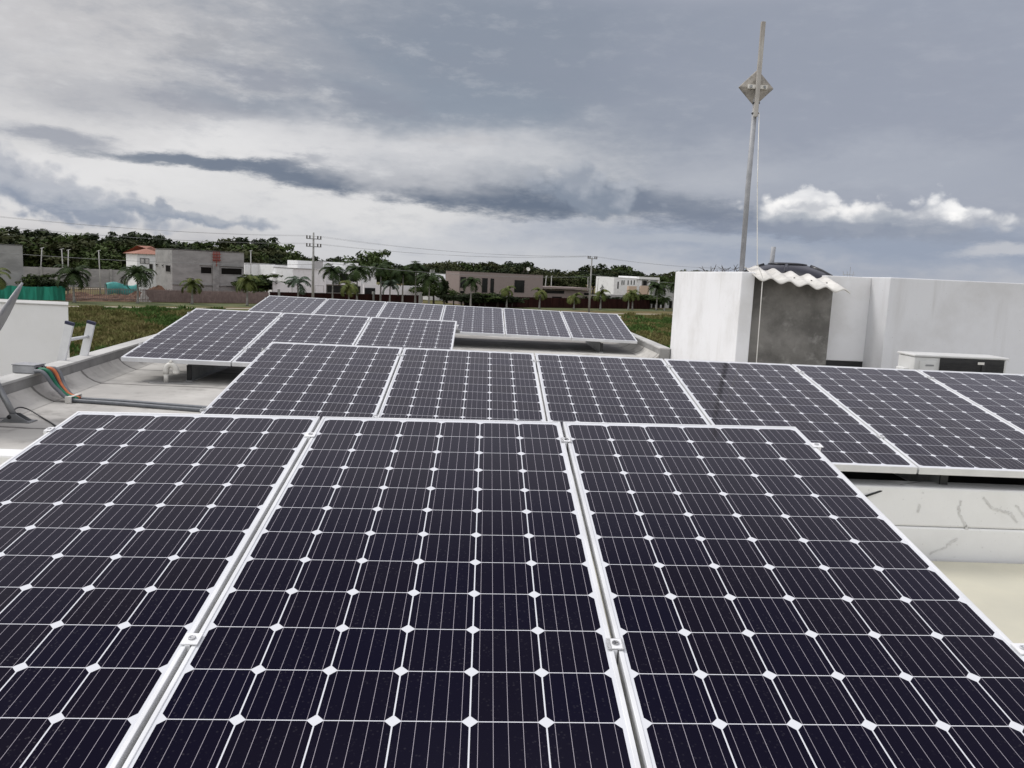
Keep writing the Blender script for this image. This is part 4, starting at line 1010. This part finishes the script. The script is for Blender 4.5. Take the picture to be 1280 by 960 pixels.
for x, y, d, k, wd, lb_ in ((52,340,6,3,1.6,'dark shrub beside the grey block house'), (64,343,5,0,1.8,'dense dark shrub above the green mesh fence'), (322,340,14,3,2.2,'leafy green shrub right of the grey block house'), (333,343,16,0,2.,'dark leafy shrub beside the louvred house'), (590,366,-1.4,0,2.6,'dark hedge shrub before the mauve house, left'), (606,365,-1.4,3,2.4,'hedge shrub below the two narrow windows'), (622,364,-1.4,0,2.8,'dark hedge shrub before the mauve house, centre'), (640,367,-1.4,0,2.4,'dark hedge shrub below the square window'), (683,370,4,0,2.,'dark shrub at the foot of the low mauve wing'), (733,369,4,0,2.2,'dark shrub beside the second utility pole'), (757,368,4,0,2.6,'dark shrub left of the low grey shed'), (800,366,3,3,2.8,'round green shrub before the porch'), (813,368,3,3,2.2,'round green shrub left of the grey compound wall'), (577,364,-1.4,0,2.6,'dark hedge shrub under the leftmost mauve window'), (599,366,-1.6,3,2.2,'mid green hedge shrub before the mauve house'), (567,362,5,3,1.6,'small shrub left of the mauve house'), (542,352,6,3,1.7,'green shrub left of the cypress')):
    put_tree(x, y, d, k, lb_, 'garden shrubs', wd); 
# cypress column
cy = onst(555, 380, 2); ct = thing('cypress', 'dark green column shaped cypress between the white and mauve houses', 'tree', (cy.x,cy.y,0))
zt = onst(555, 345, 2).z; cm_, _ = crown_mesh(55, .8, .8, zt*.5, 60, 60, .2); rc_ = cm_.obj('crown', 'leaf_dark', ct); rc_.location = (0,0,zt*.52)
MB().tube([(0,0,0),(0,0,zt*.9)], [.16,.04], 7).obj('trunk', 'bark', ct)

# palms
def palm_mesh(seed, nfr, length, droop, wleaf=.12):
    rn_ = random.Random(seed); m_ = MB()
    for k in range(nfr):
        a = 2*math.pi*k/nfr*1.0 + rn_.uniform(-.25,.25); e0 = rn_.uniform(-.1,1.35); Ln = length*rn_.uniform(.8,1.1); pts = []; p = Vector((0,0,0)); e = e0; n_ = 9
        for i in range(n_+1):
            pts.append(p.copy()); p = p + Vector((math.cos(a)*math.cos(e), math.sin(a)*math.cos(e), math.sin(e)))*(Ln/n_); e -= droop*rn_.uniform(.8,1.2)/n_*(1.0+1.2*i/n_)
        m_.tube(pts, [.045*(1-i/(n_+1)) for i in range(n_+1)], 4, False)
        side = Vector((-math.sin(a), math.cos(a), 0))
        for i in range(1, n_*2):
            f = i/(n_*2); j = min(int(f*n_), n_-1); q_ = pts[j].lerp(pts[j+1], f*n_-j); t = (pts[j+1]-pts[j]).normalized()
            ll = length*.34*math.sin(math.pi*min(1,(f*.88+.12)))**.6
            for sg in (-1,1):
                d = (side*sg*.8 + t*.55 + Vector((0,0,-.15-rn_.uniform(0,.35)))).normalized(); wv = t*wleaf
                m_.add([q_-wv*.5, q_+wv*.5, q_+d*ll*.6+wv*.3, q_+d*ll, q_+d*ll*.6-wv*.3], [(0,1,2,3,4)])
    return m_
def make_palm(seed, hgt, length, droop, mat, nfr=17):
    th = thing('palm_tree', '', 'palm'); rn_ = random.Random(seed)
    MB().tube([(0,0,0),(.03,0,.3),(.05,.02,hgt*.5),(.0,.0,hgt)], [.26,.17,.12,.09], 9).obj('trunk', 'palm_trunk', th, True)
    o = palm_mesh(seed, nfr, length, droop).obj('crown', mat, th); o.location = (0,0,hgt); return th
PP = {'green': make_palm(31,3.2,2.15,1.7,'palm_green',20), 'yellow': make_palm(32,2.6,1.9,1.6,'palm_yellow',15), 'tall': make_palm(33,5.2,2.35,1.8,'palm_green',20), 'blue': make_palm(34,2.6,1.9,1.5,'palm_blue',15)}
PH = {'green':3.2, 'yellow':2.6, 'tall':5.2, 'blue':2.6}; pu = set()
PALMS = [ # x, y of crown heart, y of base, kind, spread, label
 (-8,345,379,'yellow',1.3,'yellowish palm at the left picture edge before the grey block'), (93,344,378,'green',1.35,'full green palm between the green mesh and the teal tarp'), (172,344,379,'green',1.35,'full green palm left of the grey block house'),
 (240,355,380,'yellow',1.15,'yellow green palm before the grey block house with a stub post'), (309,352,382,'yellow',1.3,'yellow green palm at the right corner of the grey block house'), (372,354,384,'blue',1.2,'grey green palm left of the tall pole'),
 (416,340,383,'tall',1.2,'tall dark palm just right of the tall pole'), (436,358,385,'yellow',1.2,'low yellow palm before the white house windows'), (446,339,384,'tall',1.35,'tall full palm covering the white house windows'), (475,336,385,'tall',1.15,'tall palm with a bare trunk by the round openings'),
 (487,357,386,'blue',1.1,'pale grey green palm before the garden wall'), (503,342,386,'tall',1.2,'tall palm before the garden wall, second from its right end'), (519,336,385,'tall',1.2,'tallest palm behind the garden wall end'), (536,352,387,'green',1.4,'wide green palm just left of the cypress'),
 (588,354,388,'green',1.05,'palm with a pale trunk before the left mauve windows'), (633,362,389,'yellow',1.0,'palm with a white trunk before the square mauve window'), (674,365,390,'yellow',1.1,'yellow palm at the right corner of the mauve house'), (717,371,391,'yellow',1.15,'bright yellow green palm before the low mauve wing'),
 (750,367,392,'yellow',1.2,'yellow green palm right of the second utility pole'), (785,369,392,'yellow',1.05,'first palm of the pair under the peach wall'), (790,367,392.5,'yellow',1.1,'second palm of the pair under the peach wall, to its right'), (820,360,394,'green',1.4,'green palm before the grey compound wall'), (830,375,392,'green',.8,'small palm by the grey compound wall opening'), (841,359,393,'green',1.,'palm half hidden by the tall white wall')]
for x, yc, yb, kind, sp, lb_ in PALMS:
    base = atZ(x, yb, 0); n_d = NDIR.dot(base)
    if n_d - C_F > 12 or n_d - C_F < -12: base = onst(x, yb, -5)
    top = hit(x, yc, NDIR, NDIR.dot(Vector((base.x,base.y,0)))).z
    o = PP[kind] if kind not in pu else copy_tree(PP[kind]); pu.add(kind)
    s_ = max(.5, top/PH[kind]); o.location = (base.x, base.y, 0); o.rotation_euler = (0,0,x*.37); tag(o, lb_, 'palm', 'palms along the verge')
    for ch in o.children:
        if ch.name.startswith('crown'): ch.location = (0,0,PH[kind]*s_); ch.scale = (sp*1.12,)*3
        else: ch.scale = (1,1,s_)

# ------------------------------------------------------------------ field weeds
def weeds(name, mat, seed, n_, hmin, hmax, keep):
    rn_ = random.Random(seed); m_ = MB(); c = 0; tries = 0
    while c < n_ and tries < n_*30:
        tries += 1
        if rn_.random() < .75: px = rn_.uniform(80, 330)
        else: px = rn_.uniform(775, 860)
        Y = 26 + (100-26)*rn_.random()**.8 if px < 400 else 28+118*rn_.random()**.8
        X = Y*(px-640)/F*1.02 + .04*Y
        P_ = Vector((X,Y,0))
        if (P_-pa).dot(pn) > -7.5 - rn_.random()*3: continue
        if not keep(X, Y, rn_): continue
        c += 1; h_ = rn_.uniform(hmin,hmax)*(1+.9*max(0,math.sin(X*.9+Y*.31)*math.sin(Y*.47-X*.2))); wd = h_*rn_.uniform(.10,.24)
        for b_ in range(5):
            a = rn_.uniform(0,6.28); dx, dy = math.cos(a), math.sin(a); o = Vector((X+rn_.uniform(-.3,.3), Y+rn_.uniform(-.3,.3), 0)); t = o + Vector((dx*h_*.5, dy*h_*.5, h_)); mid = o + Vector((dx*h_*.15, dy*h_*.15, h_*.6)); s_ = Vector((-dy,dx,0))*wd
            m_.add([o-s_*.6, o+s_*.6, mid+s_, t, mid-s_], [(0,1,2,3,4)])
    return m_.obj(name, mat)
def fn_(x, y): return math.sin(x*.23+1.3)*math.sin(y*.17+.4)+.5*math.sin(x*.51+y*.37)
tag(weeds('field_grass', 'weed_leaf', 1, 13000, .2, .55, lambda x, y, r_: fn_(x,y) < .35+r_.uniform(-.3,.3)), 'dry brown green grass over the field below the roof', 'grass', None, 'stuff')
tag(weeds('field_weeds', 'weed_green', 2, 9000, .2, .6, lambda x, y, r_: fn_(x,y) > .25+r_.uniform(-.3,.3)), 'green weed patches in the field below the roof', 'weeds', None, 'stuff')
